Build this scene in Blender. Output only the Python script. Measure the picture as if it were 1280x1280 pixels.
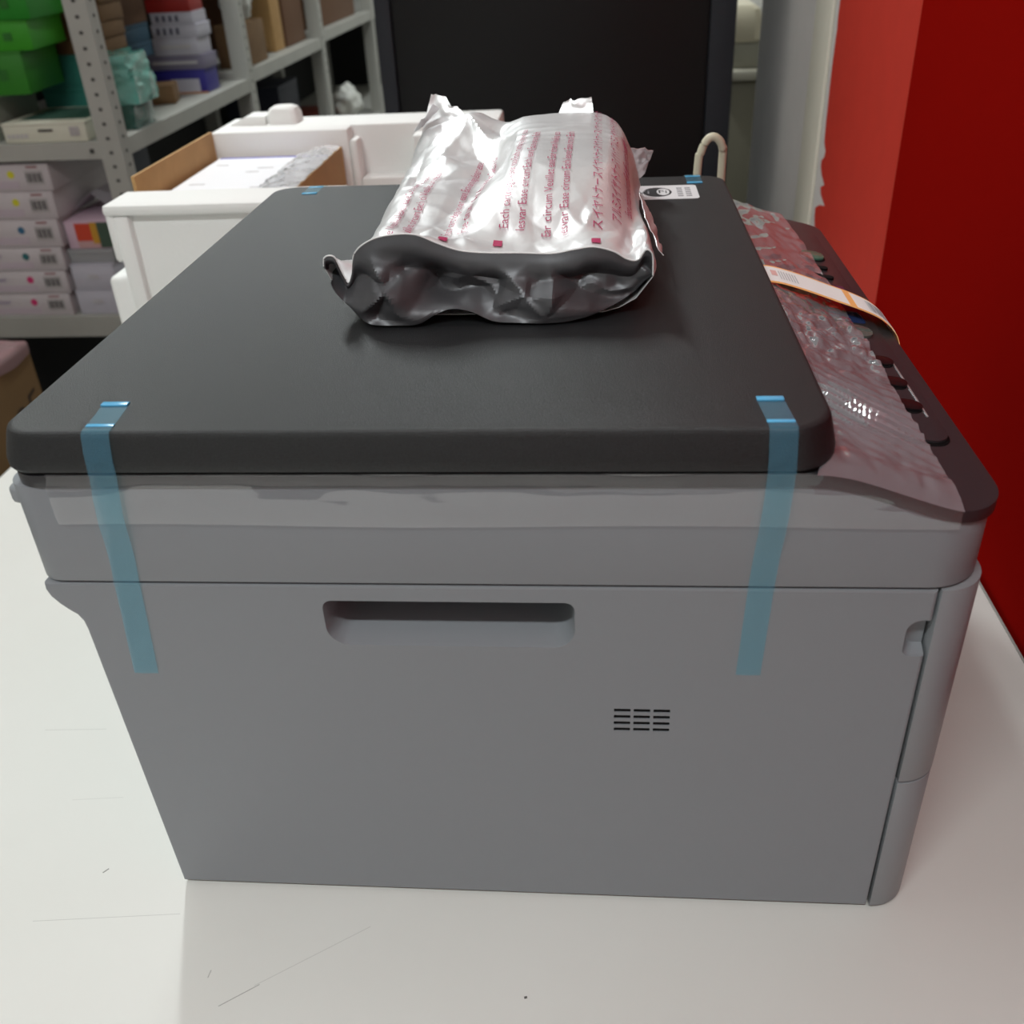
import bpy, bmesh, math, random
from mathutils import Vector, Matrix, noise
from mathutils.bvhtree import BVHTree
random.seed(7)
for _o in list(bpy.data.objects):
    bpy.data.objects.remove(_o, do_unlink=True)
scene = bpy.context.scene
COL = scene.collection
PI = math.pi

# ------------------------------------------------------------------ camera
cam_d = bpy.data.cameras.new('camera')
cam_d.sensor_width = 36.0
cam_d.sensor_fit = 'HORIZONTAL'
cam_d.lens = 36.0 * 1205.75 / 1280.0
cam_d.clip_start = 0.02
cam_d.dof.use_dof = True
cam_d.dof.focus_distance = 0.50
cam_d.dof.aperture_fstop = 13.0
cam = bpy.data.objects.new('camera', cam_d)
COL.objects.link(cam)
_p, _y, _r = 0.5532, -0.1045, 0.0534
_f = Vector((math.sin(_y) * math.cos(_p), math.cos(_y) * math.cos(_p), -math.sin(_p)))
_rt = Vector((math.cos(_y), -math.sin(_y), 0))
_dn = _f.cross(_rt)
_R = math.cos(_r) * _rt + math.sin(_r) * _dn
_D = -math.sin(_r) * _rt + math.cos(_r) * _dn
_m = Matrix((_R, -_D, -_f)).transposed().to_4x4()
_m.translation = Vector((0.2311, -0.3156, 0.4279))
cam.matrix_world = _m
scene.camera = cam

# ------------------------------------------------------------------ world, exposure
w = bpy.data.worlds.new('world')
scene.world = w
w.use_nodes = True
w.node_tree.nodes['Background'].inputs[0].default_value = (0.9, 0.95, 1.0, 1)
w.node_tree.nodes['Background'].inputs[1].default_value = 0.0
scene.view_settings.view_transform = 'Standard'
scene.view_settings.look = 'None'
scene.view_settings.gamma = 1.0
scene.view_settings.use_curve_mapping = False
scene.view_settings.exposure = -0.10
# ceiling fixtures: (x, y, rotation about z, length, watts)
FIXTURES = [(-0.72, 2.05, 0.37, 1.25, 44.0),
            (-0.15, -1.05, PI / 2, 1.25, 29.0),
            (-0.30, 0.45, 0.0, 1.25, 6.0),
            (0.15, 3.7, 0.0, 1.25, 26.0)]
CEIL = 1.95
FLOOR = -0.75


# ------------------------------------------------------------------ materials
def lin(c):
    c = c / 255.0
    return c / 12.92 if c <= 0.04045 else ((c + 0.055) / 1.055) ** 2.4


def rgb(r, g, b):
    return (lin(r), lin(g), lin(b), 1.0)


MATS = {}


def mat(name, col, rough=0.5, metal=0.0, var=0.0, vscale=30.0, bump=0.0, bscale=200.0, spec=0.5, coat=0.0,
        alpha=1.0, stretch=(1, 1, 1)):
    if name in MATS:
        return MATS[name]
    m = bpy.data.materials.new(name)
    m.use_nodes = True
    nt = m.node_tree
    b = nt.nodes['Principled BSDF']
    b.inputs['Base Color'].default_value = col
    b.inputs['Roughness'].default_value = rough
    b.inputs['Metallic'].default_value = metal
    b.inputs['Specular IOR Level'].default_value = spec
    b.inputs['Coat Weight'].default_value = coat
    b.inputs['Alpha'].default_value = alpha
    tc = nt.nodes.new('ShaderNodeTexCoord')
    mp = nt.nodes.new('ShaderNodeMapping')
    mp.inputs['Scale'].default_value = stretch
    nt.links.new(tc.outputs['Object'], mp.inputs[0])
    if var > 0:
        n = nt.nodes.new('ShaderNodeTexNoise')
        n.inputs['Scale'].default_value = vscale
        n.inputs['Detail'].default_value = 4
        nt.links.new(mp.outputs[0], n.inputs['Vector'])
        r = nt.nodes.new('ShaderNodeValToRGB')
        r.color_ramp.elements[0].position = 0.3
        r.color_ramp.elements[1].position = 0.7
        a = 1 - var
        r.color_ramp.elements[0].color = (col[0] * a, col[1] * a, col[2] * a, 1)
        r.color_ramp.elements[1].color = (min(1, col[0] * (1 + var)), min(1, col[1] * (1 + var)), min(1, col[2] * (1 + var)), 1)
        nt.links.new(n.outputs[0], r.inputs[0])
        nt.links.new(r.outputs[0], b.inputs['Base Color'])
    if bump > 0:
        n = nt.nodes.new('ShaderNodeTexNoise')
        n.inputs['Scale'].default_value = bscale
        n.inputs['Detail'].default_value = 3
        nt.links.new(mp.outputs[0], n.inputs['Vector'])
        bp = nt.nodes.new('ShaderNodeBump')
        bp.inputs['Strength'].default_value = bump
        bp.inputs['Distance'].default_value = 0.002
        nt.links.new(n.outputs[0], bp.inputs['Height'])
        nt.links.new(bp.outputs[0], b.inputs['Normal'])
    MATS[name] = m
    return m


def film_mat(name, tint, milk_col, milk, gloss_base, gloss_rough, gloss_edge=0.6):
    """thin clear sheet: transmitted tint, a little milky scatter, a glossy surface"""
    if name in MATS:
        return MATS[name]
    m = bpy.data.materials.new(name)
    m.use_nodes = True
    nt = m.node_tree
    for n in list(nt.nodes):
        nt.nodes.remove(n)
    out = nt.nodes.new('ShaderNodeOutputMaterial')
    tr = nt.nodes.new('ShaderNodeBsdfTransparent')
    tr.inputs[0].default_value = tint
    df = nt.nodes.new('ShaderNodeBsdfDiffuse')
    df.inputs[0].default_value = milk_col
    mx = nt.nodes.new('ShaderNodeMixShader')
    mx.inputs[0].default_value = milk
    nt.links.new(tr.outputs[0], mx.inputs[1])
    nt.links.new(df.outputs[0], mx.inputs[2])
    gl = nt.nodes.new('ShaderNodeBsdfGlossy')
    gl.inputs[0].default_value = (1, 1, 1, 1)
    gl.inputs['Roughness'].default_value = gloss_rough
    geo = nt.nodes.new('ShaderNodeNewGeometry')
    dt = nt.nodes.new('ShaderNodeVectorMath')
    dt.operation = 'DOT_PRODUCT'
    nt.links.new(geo.outputs['Normal'], dt.inputs[0])
    nt.links.new(geo.outputs['Incoming'], dt.inputs[1])
    ab = nt.nodes.new('ShaderNodeMath')
    ab.operation = 'ABSOLUTE'
    nt.links.new(dt.outputs['Value'], ab.inputs[0])
    om = nt.nodes.new('ShaderNodeMath')
    om.operation = 'SUBTRACT'
    om.inputs[0].default_value = 1.0
    om.use_clamp = True
    nt.links.new(ab.outputs[0], om.inputs[1])
    fr = nt.nodes.new('ShaderNodeMath')
    fr.operation = 'POWER'
    fr.inputs[1].default_value = 4.0
    nt.links.new(om.outputs[0], fr.inputs[0])
    ma = nt.nodes.new('ShaderNodeMath')
    ma.operation = 'MULTIPLY_ADD'
    ma.inputs[1].default_value = gloss_edge
    ma.inputs[2].default_value = gloss_base
    nt.links.new(fr.outputs[0], ma.inputs[0])
    m2 = nt.nodes.new('ShaderNodeMixShader')
    nt.links.new(ma.outputs[0], m2.inputs[0])
    nt.links.new(mx.outputs[0], m2.inputs[1])
    nt.links.new(gl.outputs[0], m2.inputs[2])
    nt.links.new(m2.outputs[0], out.inputs[0])
    MATS[name] = m
    return m


M_GREY = mat('printer_grey_plastic', rgb(133, 136, 141), 0.42, bump=0.04, bscale=2600)
M_GREY2 = mat('printer_grey_cover', rgb(140, 143, 147), 0.40, bump=0.04, bscale=2600)
M_BLACK = mat('printer_black_plastic', rgb(38, 39, 42), 0.36, bump=0.10, bscale=1900, var=0.12, vscale=1500)
M_LID = mat('lid_black_textured_plastic', rgb(29, 30, 32), 0.42, bump=0.30, bscale=2400, var=0.4, vscale=1500, spec=0.50)
M_PANEL = mat('panel_black_plastic', rgb(46, 45, 48), 0.34, bump=0.05, bscale=2200, spec=0.75)
M_DARK = mat('black_rubber_and_shade', rgb(7, 7, 8), 0.7, spec=0.2)  # rubber and key black; also paints shade in slots and round keys
M_BTN = mat('button_black', rgb(20, 20, 22), 0.3)
M_WHITE_PLASTIC = mat('white_sticker', rgb(238, 238, 240), 0.35)
M_INK = mat('black_ink', rgb(30, 30, 34), 0.6)
M_GREYINK = mat('grey_ink', rgb(150, 150, 155), 0.6)
M_SILVER = mat('silver_line', rgb(200, 198, 200), 0.25, metal=0.6)
M_GREEN_LED = mat('green_key', rgb(70, 110, 95), 0.25)
M_LCD = mat('display_glass', rgb(34, 52, 92), 0.08)
M_STYRO = mat('white_polystyrene', rgb(238, 238, 236), 0.75, bump=0.15, bscale=260)
M_CARD = mat('brown_cardboard', rgb(176, 138, 88), 0.8, var=0.06, vscale=40)
M_CARD_D = mat('dark_brown_cardboard', rgb(112, 84, 54), 0.8, var=0.08, vscale=30)
M_PAPER = mat('white_paper', rgb(240, 240, 244), 0.7)
M_SHELF = mat('grey_painted_steel', rgb(168, 167, 161), 0.5, var=0.05, vscale=12)
M_HOLE = mat('punched_hole_dark', rgb(60, 60, 58), 0.8)


# ------------------------------------------------------------------ object helpers
def origin_of(p):
    v = Vector((0, 0, 0))
    while p is not None:
        v += p.location
        p = p.parent
    return v


def obj(name, verts, faces, material, parent=None, smooth=None, label=None, local=False):
    me = bpy.data.meshes.new(name)
    off = Vector((0, 0, 0)) if local else origin_of(parent)
    me.from_pydata([tuple(Vector(v) - off) for v in verts], [], faces)
    me.update()
    if smooth is not None:
        me.shade_smooth()
        me.set_sharp_from_angle(angle=math.radians(smooth))
        for p in me.polygons:
            if p.loop_total > 4:
                p.use_smooth = False
    if material is not None:
        me.materials.append(material)
    o = bpy.data.objects.new(name, me)
    COL.objects.link(o)
    if parent is not None:
        o.parent = parent
    if label:
        o['label'] = label
    return o


def from_bm(name, bm, material, parent=None, smooth=None, label=None, local=False):
    bmesh.ops.recalc_face_normals(bm, faces=bm.faces)
    bm.verts.index_update()
    vs = [v.co.copy() for v in bm.verts]
    fs = [[v.index for v in f.verts] for f in bm.faces]
    bm.free()
    return obj(name, vs, fs, material, parent, smooth, label, local)


def thing(name, label, cat, loc, group=None, rz=0.0):
    o = bpy.data.objects.new(name, None)
    o.empty_display_size = 0.02
    o.location = loc
    o.rotation_euler = (0, 0, rz)
    COL.objects.link(o)
    o['label'] = label
    o['category'] = cat
    if group:
        o['group'] = group
    return o


def tag(o, label, cat, group=None):
    o['label'] = label
    o['category'] = cat
    if group:
        o['group'] = group
    return o


def struct(o):
    o['kind'] = 'structure'
    return o


def bm_box(bm, x0, x1, y0, y1, z0, z1):
    vs = [bm.verts.new(c) for c in ((x0, y0, z0), (x1, y0, z0), (x1, y1, z0), (x0, y1, z0),
                                    (x0, y0, z1), (x1, y0, z1), (x1, y1, z1), (x0, y1, z1))]
    for f in ((0, 3, 2, 1), (4, 5, 6, 7), (0, 1, 5, 4), (1, 2, 6, 5), (2, 3, 7, 6), (3, 0, 4, 7)):
        bm.faces.new([vs[i] for i in f])
    return vs


def bevel(bm, width, segs=2, ang=0.7):
    bm.normal_update()
    es = [e for e in bm.edges if len(e.link_faces) == 2 and e.calc_face_angle(0) > ang]
    if es:
        bmesh.ops.bevel(bm, geom=es, offset=width, segments=segs, affect='EDGES', profile=0.5, clamp_overlap=True)


def box(name, x0, x1, y0, y1, z0, z1, material, parent=None, bev=0.0, segs=2, label=None, local=False):
    bm = bmesh.new()
    bm_box(bm, x0, x1, y0, y1, z0, z1)
    bmesh.ops.recalc_face_normals(bm, faces=bm.faces)
    if bev > 0:
        bevel(bm, bev, segs)
    return from_bm(name, bm, material, parent, 35 if bev > 0 else None, label, local)


def boxes(name, lst, material, parent=None, bev=0.0, label=None, local=False):
    bm = bmesh.new()
    for b in lst:
        bm_box(bm, *b)
    bmesh.ops.recalc_face_normals(bm, faces=bm.faces)
    if bev > 0:
        bevel(bm, bev, 2)
    return from_bm(name, bm, material, parent, 35 if bev > 0 else None, label, local)


def rrect(x0, x1, y0, y1, r, n=8):
    """rounded rectangle outline, counter-clockwise; r = one radius or four (x0y0, x1y0, x1y1, x0y1)"""
    if not isinstance(r, (tuple, list)):
        r = (r,) * 4
    pts = []
    for (cx, cy, a0, rr) in ((x0, y0, PI, r[0]), (x1, y0, 1.5 * PI, r[1]), (x1, y1, 0, r[2]), (x0, y1, 0.5 * PI, r[3])):
        ox = cx + rr if cx == x0 else cx - rr
        oy = cy + rr if cy == y0 else cy - rr
        for k in range(n + 1):
            a = a0 + k / n * PI / 2
            pts.append((ox + rr * math.cos(a), oy + rr * math.sin(a)))
    return pts


def loft(rings, cap=True):
    bm = bmesh.new()
    R = [[bm.verts.new(p) for p in ring] for ring in rings]
    n = len(R[0])
    for a, b in zip(R[:-1], R[1:]):
        for i in range(n):
            bm.faces.new((a[i], a[(i + 1) % n], b[(i + 1) % n], b[i]))
    if cap:
        bm.faces.new(list(reversed(R[0])))
        bm.faces.new(R[-1])
    bmesh.ops.recalc_face_normals(bm, faces=bm.faces)
    return bm


def slab(x0, x1, y0, y1, rf, rb, ztop, zbot, inner=40):
    """solid with rounded plan corners (rf at x1, rb at x0) whose top / bottom follow functions of x"""
    xs = set()
    for k in range(13):
        t = 1 - math.cos(k / 12 * PI / 2)
        if rb > 0:
            xs.add(round(x0 + rb * t, 6))
        if rf > 0:
            xs.add(round(x1 - rf * t, 6))
    xs.update((round(x0, 6), round(x1, 6)))
    for k in range(inner + 1):
        xs.add(round(x0 + rb + (x1 - rf - x0 - rb) * k / inner, 6))
    xs = sorted(xs)
    flt = [xs[0]]
    for x in xs[1:]:
        if x - flt[-1] > 2e-5:
            flt.append(x)
    xs = flt

    def ins(x):
        if rb > 0 and x < x0 + rb:
            return rb - math.sqrt(max(0, rb * rb - (rb - (x - x0)) ** 2))
        if rf > 0 and x > x1 - rf:
            return rf - math.sqrt(max(0, rf * rf - (rf - (x1 - x)) ** 2))
        return 0.0
    bm = bmesh.new()
    cols = []
    for x in xs:
        i = ins(x)
        cols.append([bm.verts.new((x, y0 + i, zbot(x))), bm.verts.new((x, y1 - i, zbot(x))),
                     bm.verts.new((x, y1 - i, ztop(x))), bm.verts.new((x, y0 + i, ztop(x)))])
    for a, b in zip(cols[:-1], cols[1:]):
        for k in range(4):
            bm.faces.new((a[k], a[(k + 1) % 4], b[(k + 1) % 4], b[k]))
    bm.faces.new(cols[0][::-1])
    bm.faces.new(cols[-1])
    bmesh.ops.recalc_face_normals(bm, faces=bm.faces)
    return bm


def bevel_rims(bm, width, segs=3):
    """bevel only the top and bottom rims (edges between a near-horizontal and a near-vertical face)"""
    bm.normal_update()
    es = []
    for e in bm.edges:
        if len(e.link_faces) == 2:
            a, b = (abs(f.normal.z) for f in e.link_faces)
            if (a > 0.8 and b < 0.3) or (b > 0.8 and a < 0.3):
                es.append(e)
    if es:
        bmesh.ops.bevel(bm, geom=es, offset=width, segments=segs, affect='EDGES', profile=0.5, clamp_overlap=True)


def cut(o, cutters):
    """apply exact booleans and drop the cutters"""
    for k in cutters:
        md = o.modifiers.new('cut', 'BOOLEAN')
        md.operation = 'DIFFERENCE'
        md.solver = 'EXACT'
        md.object = k
    bpy.context.view_layer.update()
    dg = bpy.context.evaluated_depsgraph_get()
    me = bpy.data.meshes.new_from_object(o.evaluated_get(dg))
    o.modifiers.clear()
    old = o.data
    o.data = me
    bpy.data.meshes.remove(old)
    for k in cutters:
        bpy.data.objects.remove(k, do_unlink=True)
    me.shade_smooth()
    me.set_sharp_from_angle(angle=math.radians(30))
    for p in me.polygons:
        if p.loop_total > 4:
            p.use_smooth = False


def catmull(pts, n):
    """n samples along a Catmull-Rom curve through points of any dimension"""
    d = len(pts[0])
    P = [pts[0]] + list(pts) + [pts[-1]]
    out = []
    seg = len(pts) - 1
    for k in range(n):
        t = k / (n - 1) * seg
        i = min(int(t), seg - 1)
        t -= i
        p0, p1, p2, p3 = P[i], P[i + 1], P[i + 2], P[i + 3]
        out.append(tuple(0.5 * (2 * p1[j] + (p2[j] - p0[j]) * t + (2 * p0[j] - 5 * p1[j] + 4 * p2[j] - p3[j]) * t * t
                                + (3 * p1[j] - p0[j] - 3 * p2[j] + p3[j]) * t ** 3) for j in range(d)))
    return out


def tube(name, pts, r, material, parent=None, sides=8, closed=False, label=None, flat=1.0):
    bm = bmesh.new()
    P = [Vector(p) for p in pts]
    rings = []
    for i, p in enumerate(P):
        t = (P[min(i + 1, len(P) - 1)] - P[max(i - 1, 0)]).normalized()
        up = Vector((0, 0, 1)) if abs(t.z) < 0.9 else Vector((0, 1, 0))
        a = t.cross(up).normalized()
        b = a.cross(t)
        rings.append([bm.verts.new(p + r * (math.cos(k / sides * 2 * PI) * a + flat * math.sin(k / sides * 2 * PI) * b)) for k in range(sides)])
    for a, b in zip(rings[:-1], rings[1:]):
        for i in range(sides):
            bm.faces.new((a[i], a[(i + 1) % sides], b[(i + 1) % sides], b[i]))
    bm.faces.new(rings[0])
    bm.faces.new(rings[-1][::-1])
    return from_bm(name, bm, material, parent, 50, label)


def sheet(name, grid, material, parent=None, thick=0.0, label=None, smooth=60):
    """open sheet from a grid of points; thick > 0 gives it a back side"""
    nr, nc = len(grid), len(grid[0])
    vs = [Vector(p) for r in grid for p in r]
    fs = [(i * nc + j, i * nc + j + 1, (i + 1) * nc + j + 1, (i + 1) * nc + j) for i in range(nr - 1) for j in range(nc - 1)]
    if thick > 0:
        nrm = [Vector((0, 0, 0)) for _ in vs]
        for f in fs:
            a, b, c, d = (vs[i] for i in f)
            n = (c - a).cross(d - b)
            for i in f:
                nrm[i] += n
        N = len(vs)
        vs = vs + [v - thick * n.normalized() for v, n in zip(vs, nrm)]
        fs = fs + [tuple(reversed([i + N for i in f])) for f in fs]
        rim = [j for j in range(nc)] + [i * nc + nc - 1 for i in range(1, nr)] + \
              [(nr - 1) * nc + j for j in range(nc - 2, -1, -1)] + [i * nc for i in range(nr - 2, 0, -1)]
        for a, b in zip(rim, rim[1:] + rim[:1]):
            fs.append((b, a, a + N, b + N))
    return obj(name, vs, fs, material, parent, smooth, label)


_text_cache = {}


def text_mesh(s, size):
    """flat triangles of a piece of lettering, left-aligned at the origin, in the xy plane"""
    k = (s, size)
    if k not in _text_cache:
        cu = bpy.data.curves.new('lettering', 'FONT')
        cu.body = s
        cu.size = size
        cu.resolution_u = 2
        o = bpy.data.objects.new('lettering', cu)
        COL.objects.link(o)
        bpy.context.view_layer.update()
        me = bpy.data.meshes.new_from_object(o.evaluated_get(bpy.context.evaluated_depsgraph_get()))
        bm = bmesh.new()
        bm.from_mesh(me)
        bmesh.ops.triangulate(bm, faces=bm.faces)
        vs = [(v.co.x, v.co.y) for v in bm.verts]
        bm.verts.index_update()
        fs = [[v.index for v in f.verts] for f in bm.faces]
        bm.free()
        bpy.data.objects.remove(o, do_unlink=True)
        bpy.data.curves.remove(cu)
        bpy.data.meshes.remove(me)
        _text_cache[k] = (vs, fs)
    return _text_cache[k]


def frac(v, s, seed=0.0):
    return noise.noise(Vector((v[0] * s + seed, v[1] * s + 3.1 * seed, v[2] * s - seed)))


# ================================================================== THE SETTING
M_FLOOR = mat('grey_floor', rgb(78, 76, 73), 0.5, var=0.1, vscale=3)
M_CEIL = mat('white_ceiling', rgb(232, 232, 228), 0.9)
M_WALL = mat('pale_wall_paint', rgb(214, 212, 206), 0.85, var=0.03, vscale=4)
M_PLASTER = mat('scuffed_white_plaster', rgb(214, 210, 208), 0.8, var=0.06, vscale=9)
M_RED_MATTE = mat('matte_red_sheet', rgb(196, 54, 40), 0.75, spec=0.2, var=0.03, vscale=40)
M_RED_GLOSS = mat('glossy_red_panel', rgb(143, 15, 10), 0.3, spec=0.0)
struct(box('floor', -1.9, 1.3, -2.4, 5.2, FLOOR - 0.05, FLOOR, M_FLOOR))
struct(box('ceiling', -1.9, 1.3, -2.4, 5.2, CEIL, CEIL + 0.05, M_CEIL))
struct(box('wall_back', -1.9, 1.3, 5.2, 5.25, FLOOR, CEIL, M_WALL))
struct(box('wall_left', -1.95, -1.9, -2.4, 5.2, FLOOR, CEIL, M_WALL))
struct(box('wall_front', -1.9, 0.62, -2.45, -2.4, FLOOR, CEIL, M_WALL))
struct(box('wall_right_far', 1.3, 1.35, 1.62, 5.2, FLOOR, CEIL, M_WALL))
struct(box('wall_right_return', 0.62, 1.3, 1.57, 1.62, FLOOR, CEIL, M_WALL))
wr = struct(box('wall_right', 0.517, 0.62, -2.4, 1.62, FLOOR, CEIL, M_PLASTER))


def red_sheet():
    """the matte red covering, torn along its far vertical edge"""
    bm = bmesh.new()
    rnd = random.Random(3)
    n = 90
    z0, z1 = FLOOR + 0.001, CEIL - 0.001
    spikes = {0.120: 0.035, 0.098: 0.055, 0.155: 0.02, 0.045: 0.03, 0.06: 0.012}
    cols = []
    for i in range(n * 4 + 1):
        z = z0 + (z1 - z0) * i / (n * 4)
        yy = 1.0 + 0.006 * noise.noise(Vector((z * 9, 0, 0))) + 0.003 * noise.noise(Vector((z * 60, 4, 0)))
        for zc, a in spikes.items():
            d = abs(z - zc)
            if d < 0.012:
                yy -= a * (1 - d / 0.012)
        cols.append([bm.verts.new((x, y, z)) for x, y in ((0.5155, 0.656), (0.5155, yy), (0.517, yy + 0.002), (0.517, 0.656))])
    for a, b in zip(cols[:-1], cols[1:]):
        for k in range(4):
            bm.faces.new((a[k], a[(k + 1) % 4], b[(k + 1) % 4], b[k]))
    bm.faces.new(cols[0])
    bm.faces.new(cols[-1])
    return from_bm('red_sheet', bm, M_RED_MATTE, wr, None, 'matte red wall covering torn along its far edge')


red_sheet()
box('red_panel', 0.5115, 0.517, -0.9, 0.655, FLOOR + 0.001, CEIL - 0.001, M_RED_GLOSS, wr, 0.001, label='deep red wall panel')
box('corner_strip', 0.5125, 0.517, 1.024, 1.125, FLOOR + 0.001, CEIL - 0.001, mat('cream_corner_strip', rgb(226, 222, 208), 0.6), wr, 0.0015,
    label='cream white corner strip')


def ceiling_light(x, y, rz, ln, watts, label):
    t = thing('ceiling_light', label, 'ceiling light', (x, y, CEIL), 'ceiling strip lights', rz)
    boxes('housing', [(-0.09, 0.09, -ln / 2, ln / 2, -0.045, 0.0)], mat('lamp_housing_white', rgb(235, 235, 235), 0.4), t, 0.004, local=True)
    ld = bpy.data.lights.new('tube_light', 'AREA')
    ld.shape = 'RECTANGLE'
    ld.size = 0.10
    ld.size_y = ln - 0.04
    ld.energy = watts
    ld.color = (0.94, 1.0, 0.99)
    lo = bpy.data.objects.new('tube_light', ld)
    lo.location = (0, 0, -0.05)
    COL.objects.link(lo)
    lo.parent = t


for (fx, fy, fr, fl, fw), lab in zip(FIXTURES, ('white ceiling strip light above the metal shelving', 'white ceiling strip light behind the camera',
                                                'white ceiling strip light straight above the table', 'white ceiling strip light at the back of the room')):
    ceiling_light(fx, fy, fr, fl, fw, lab)


# ================================================================== TABLE
def table_mat():
    m = bpy.data.materials.new('white_laminate_scratched')
    m.use_nodes = True
    nt = m.node_tree
    b = nt.nodes['Principled BSDF']
    b.inputs['Roughness'].default_value = 0.42
    tc = nt.nodes.new('ShaderNodeTexCoord')
    n = nt.nodes.new('ShaderNodeTexNoise')
    n.inputs['Scale'].default_value = 7
    n.inputs['Detail'].default_value = 5
    nt.links.new(tc.outputs['Object'], n.inputs['Vector'])
    r = nt.nodes.new('ShaderNodeValToRGB')
    r.color_ramp.elements[0].color = rgb(218, 218, 213)
    r.color_ramp.elements[1].color = rgb(226, 226, 222)
    nt.links.new(n.outputs[0], r.inputs[0])
    cur = r.outputs[0]
    # worn scratches: (x, y, angle, half length, half width, strength)
    for (sx, sy, ang, hl, hw, st) in ((0.0625, -0.060, 0.62, 0.010, 0.00022, 0.55), (0.093, -0.038, 0.60, 0.030, 0.00022, 0.20),
                                      (-0.02, -0.022, 0.10, 0.038, 0.0002, 0.25), (-0.033, 0.006, 0.9, 0.0018, 0.0004, 0.7),
                                      (0.198, -0.0545, 0.3, 0.0007, 0.0006, 0.95), (0.0445, -0.050, 1.5, 0.002, 0.0003, 0.4),
                                      (-0.10, 0.11, 0.05, 0.02, 0.0005, 0.12), (-0.06, 0.055, 0.1, 0.015, 0.0003, 0.12)):
        mp = nt.nodes.new('ShaderNodeMapping')
        mp.vector_type = 'TEXTURE'
        mp.inputs['Location'].default_value = (sx, sy, 0)
        mp.inputs['Rotation'].default_value = (0, 0, ang)
        nt.links.new(tc.outputs['Object'], mp.inputs[0])
        sp = nt.nodes.new('ShaderNodeSeparateXYZ')
        nt.links.new(mp.outputs[0], sp.inputs[0])
        ms = []
        for ax, lim in (('X', hl), ('Y', hw)):
            a = nt.nodes.new('ShaderNodeMath')
            a.operation = 'ABSOLUTE'
            nt.links.new(sp.outputs[ax], a.inputs[0])
            l = nt.nodes.new('ShaderNodeMath')
            l.operation = 'LESS_THAN'
            l.inputs[1].default_value = lim
            nt.links.new(a.outputs[0], l.inputs[0])
            ms.append(l)
        mu = nt.nodes.new('ShaderNodeMath')
        mu.operation = 'MULTIPLY'
        nt.links.new(ms[0].outputs[0], mu.inputs[0])
        nt.links.new(ms[1].outputs[0], mu.inputs[1])
        m3 = nt.nodes.new('ShaderNodeMath')
        m3.operation = 'MULTIPLY'
        m3.inputs[1].default_value = st
        nt.links.new(mu.outputs[0], m3.inputs[0])
        mx = nt.nodes.new('ShaderNodeMix')
        mx.data_type = 'RGBA'
        mx.inputs['B'].default_value = rgb(70, 68, 66)
        nt.links.new(m3.outputs[0], mx.inputs['Factor'])
        nt.links.new(cur, mx.inputs['A'])
        cur = mx.outputs['Result']
    nt.links.new(cur, b.inputs['Base Color'])
    return m


tb = thing('table', 'white laminate table with a grey edge carrying the printer', 'table', (0, 0, FLOOR))
_tm = table_mat()
_o = box('tabletop', -0.33, 0.5075, -0.47, 1.08, -0.028, 0.0, _tm, None, 0.0015)
_o.parent = tb
_o.location = (0, 0, -FLOOR)
M_EDGE = mat('grey_edge_band', rgb(150, 148, 144), 0.5)
box('edge_band', 0.5075, 0.5092, -0.47, 1.08, -0.028, -0.0006, M_EDGE, tb, 0.0004, label='grey edge band')
box('edge_band', -0.3317, -0.33, -0.47, 1.08, -0.028, -0.0006, M_EDGE, tb, 0.0004, label='grey edge band')
for lx in (-0.29, 0.46):
    for ly in (-0.42, 1.03):
        box('leg', lx - 0.02, lx + 0.02, ly - 0.02, ly + 0.02, FLOOR, -0.028, mat('table_leg_steel', rgb(150, 150, 150), 0.4, 0.7), tb, 0.003)

# ================================================================== PRINTER
pr = thing('printer', 'grey laser printer with a black scanner lid on the white table', 'printer', (0.19, 0.2, 0.0))
W = 0.400

prof = [(0.0135, 0.0025), (0.3641, 0.0025), (0.3641, 0.1960), (-0.0035, 0.1960), (-0.0038, 0.1925), (-0.0025, 0.1885), (0.0005, 0.1845),
        (0.0035, 0.1815), (0.0065, 0.1790), (0.0082, 0.1755), (0.0088, 0.171)]
bmB = loft([[(x, 0.0, z) for x, z in prof], [(x, W, z) for x, z in prof]])
bmB.normal_update()
bmesh.ops.bevel(bmB, geom=[e for e in bmB.edges if len({round(v.co.y, 5) for v in e.verts}) == 1], offset=0.0012, segments=2, affect='EDGES', profile=0.5)
body = from_bm('lower_body', bmB, M_GREY, pr, 30, 'grey lower housing with a grip recess')
cut_list = []


def cutter(rings):
    o = from_bm('cutter', loft(rings), None)
    cut_list.append(o)


def ringxz(x0, x1, z0, z1, r, y, n=8):
    return [(x, y, z) for x, z in rrect(x0, x1, z0, z1, r, n)]


cutter([ringxz(0.1150, 0.2225, 0.1637, 0.1885, (0.0095, 0.0095, 0.0045, 0.0045), -0.003),
        ringxz(0.1160, 0.2215, 0.1648, 0.1881, (0.0095, 0.0095, 0.0042, 0.0042), 0.0006),
        ringxz(0.1166, 0.2209, 0.1662, 0.1880, (0.0090, 0.0090, 0.004, 0.004), 0.0045),
        ringxz(0.1175, 0.2200, 0.1690, 0.1879, (0.0080, 0.0080, 0.004, 0.004), 0.013),
        ringxz(0.1185, 0.2190, 0.1705, 0.1878, (0.006, 0.006, 0.004, 0.004), 0.030)])
cutter([ringxz(0.3540, 0.3700, 0.1618, 0.1818, (0.0035, 0.0005, 0.0005, 0.006), -0.003),
        ringxz(0.3552, 0.3700, 0.1630, 0.1810, (0.0035, 0.0005, 0.0005, 0.006), 0.001),
        ringxz(0.3575, 0.3700, 0.1655, 0.1800, (0.003, 0.0005, 0.0005, 0.005), 0.006)])
VENT = []
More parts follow.
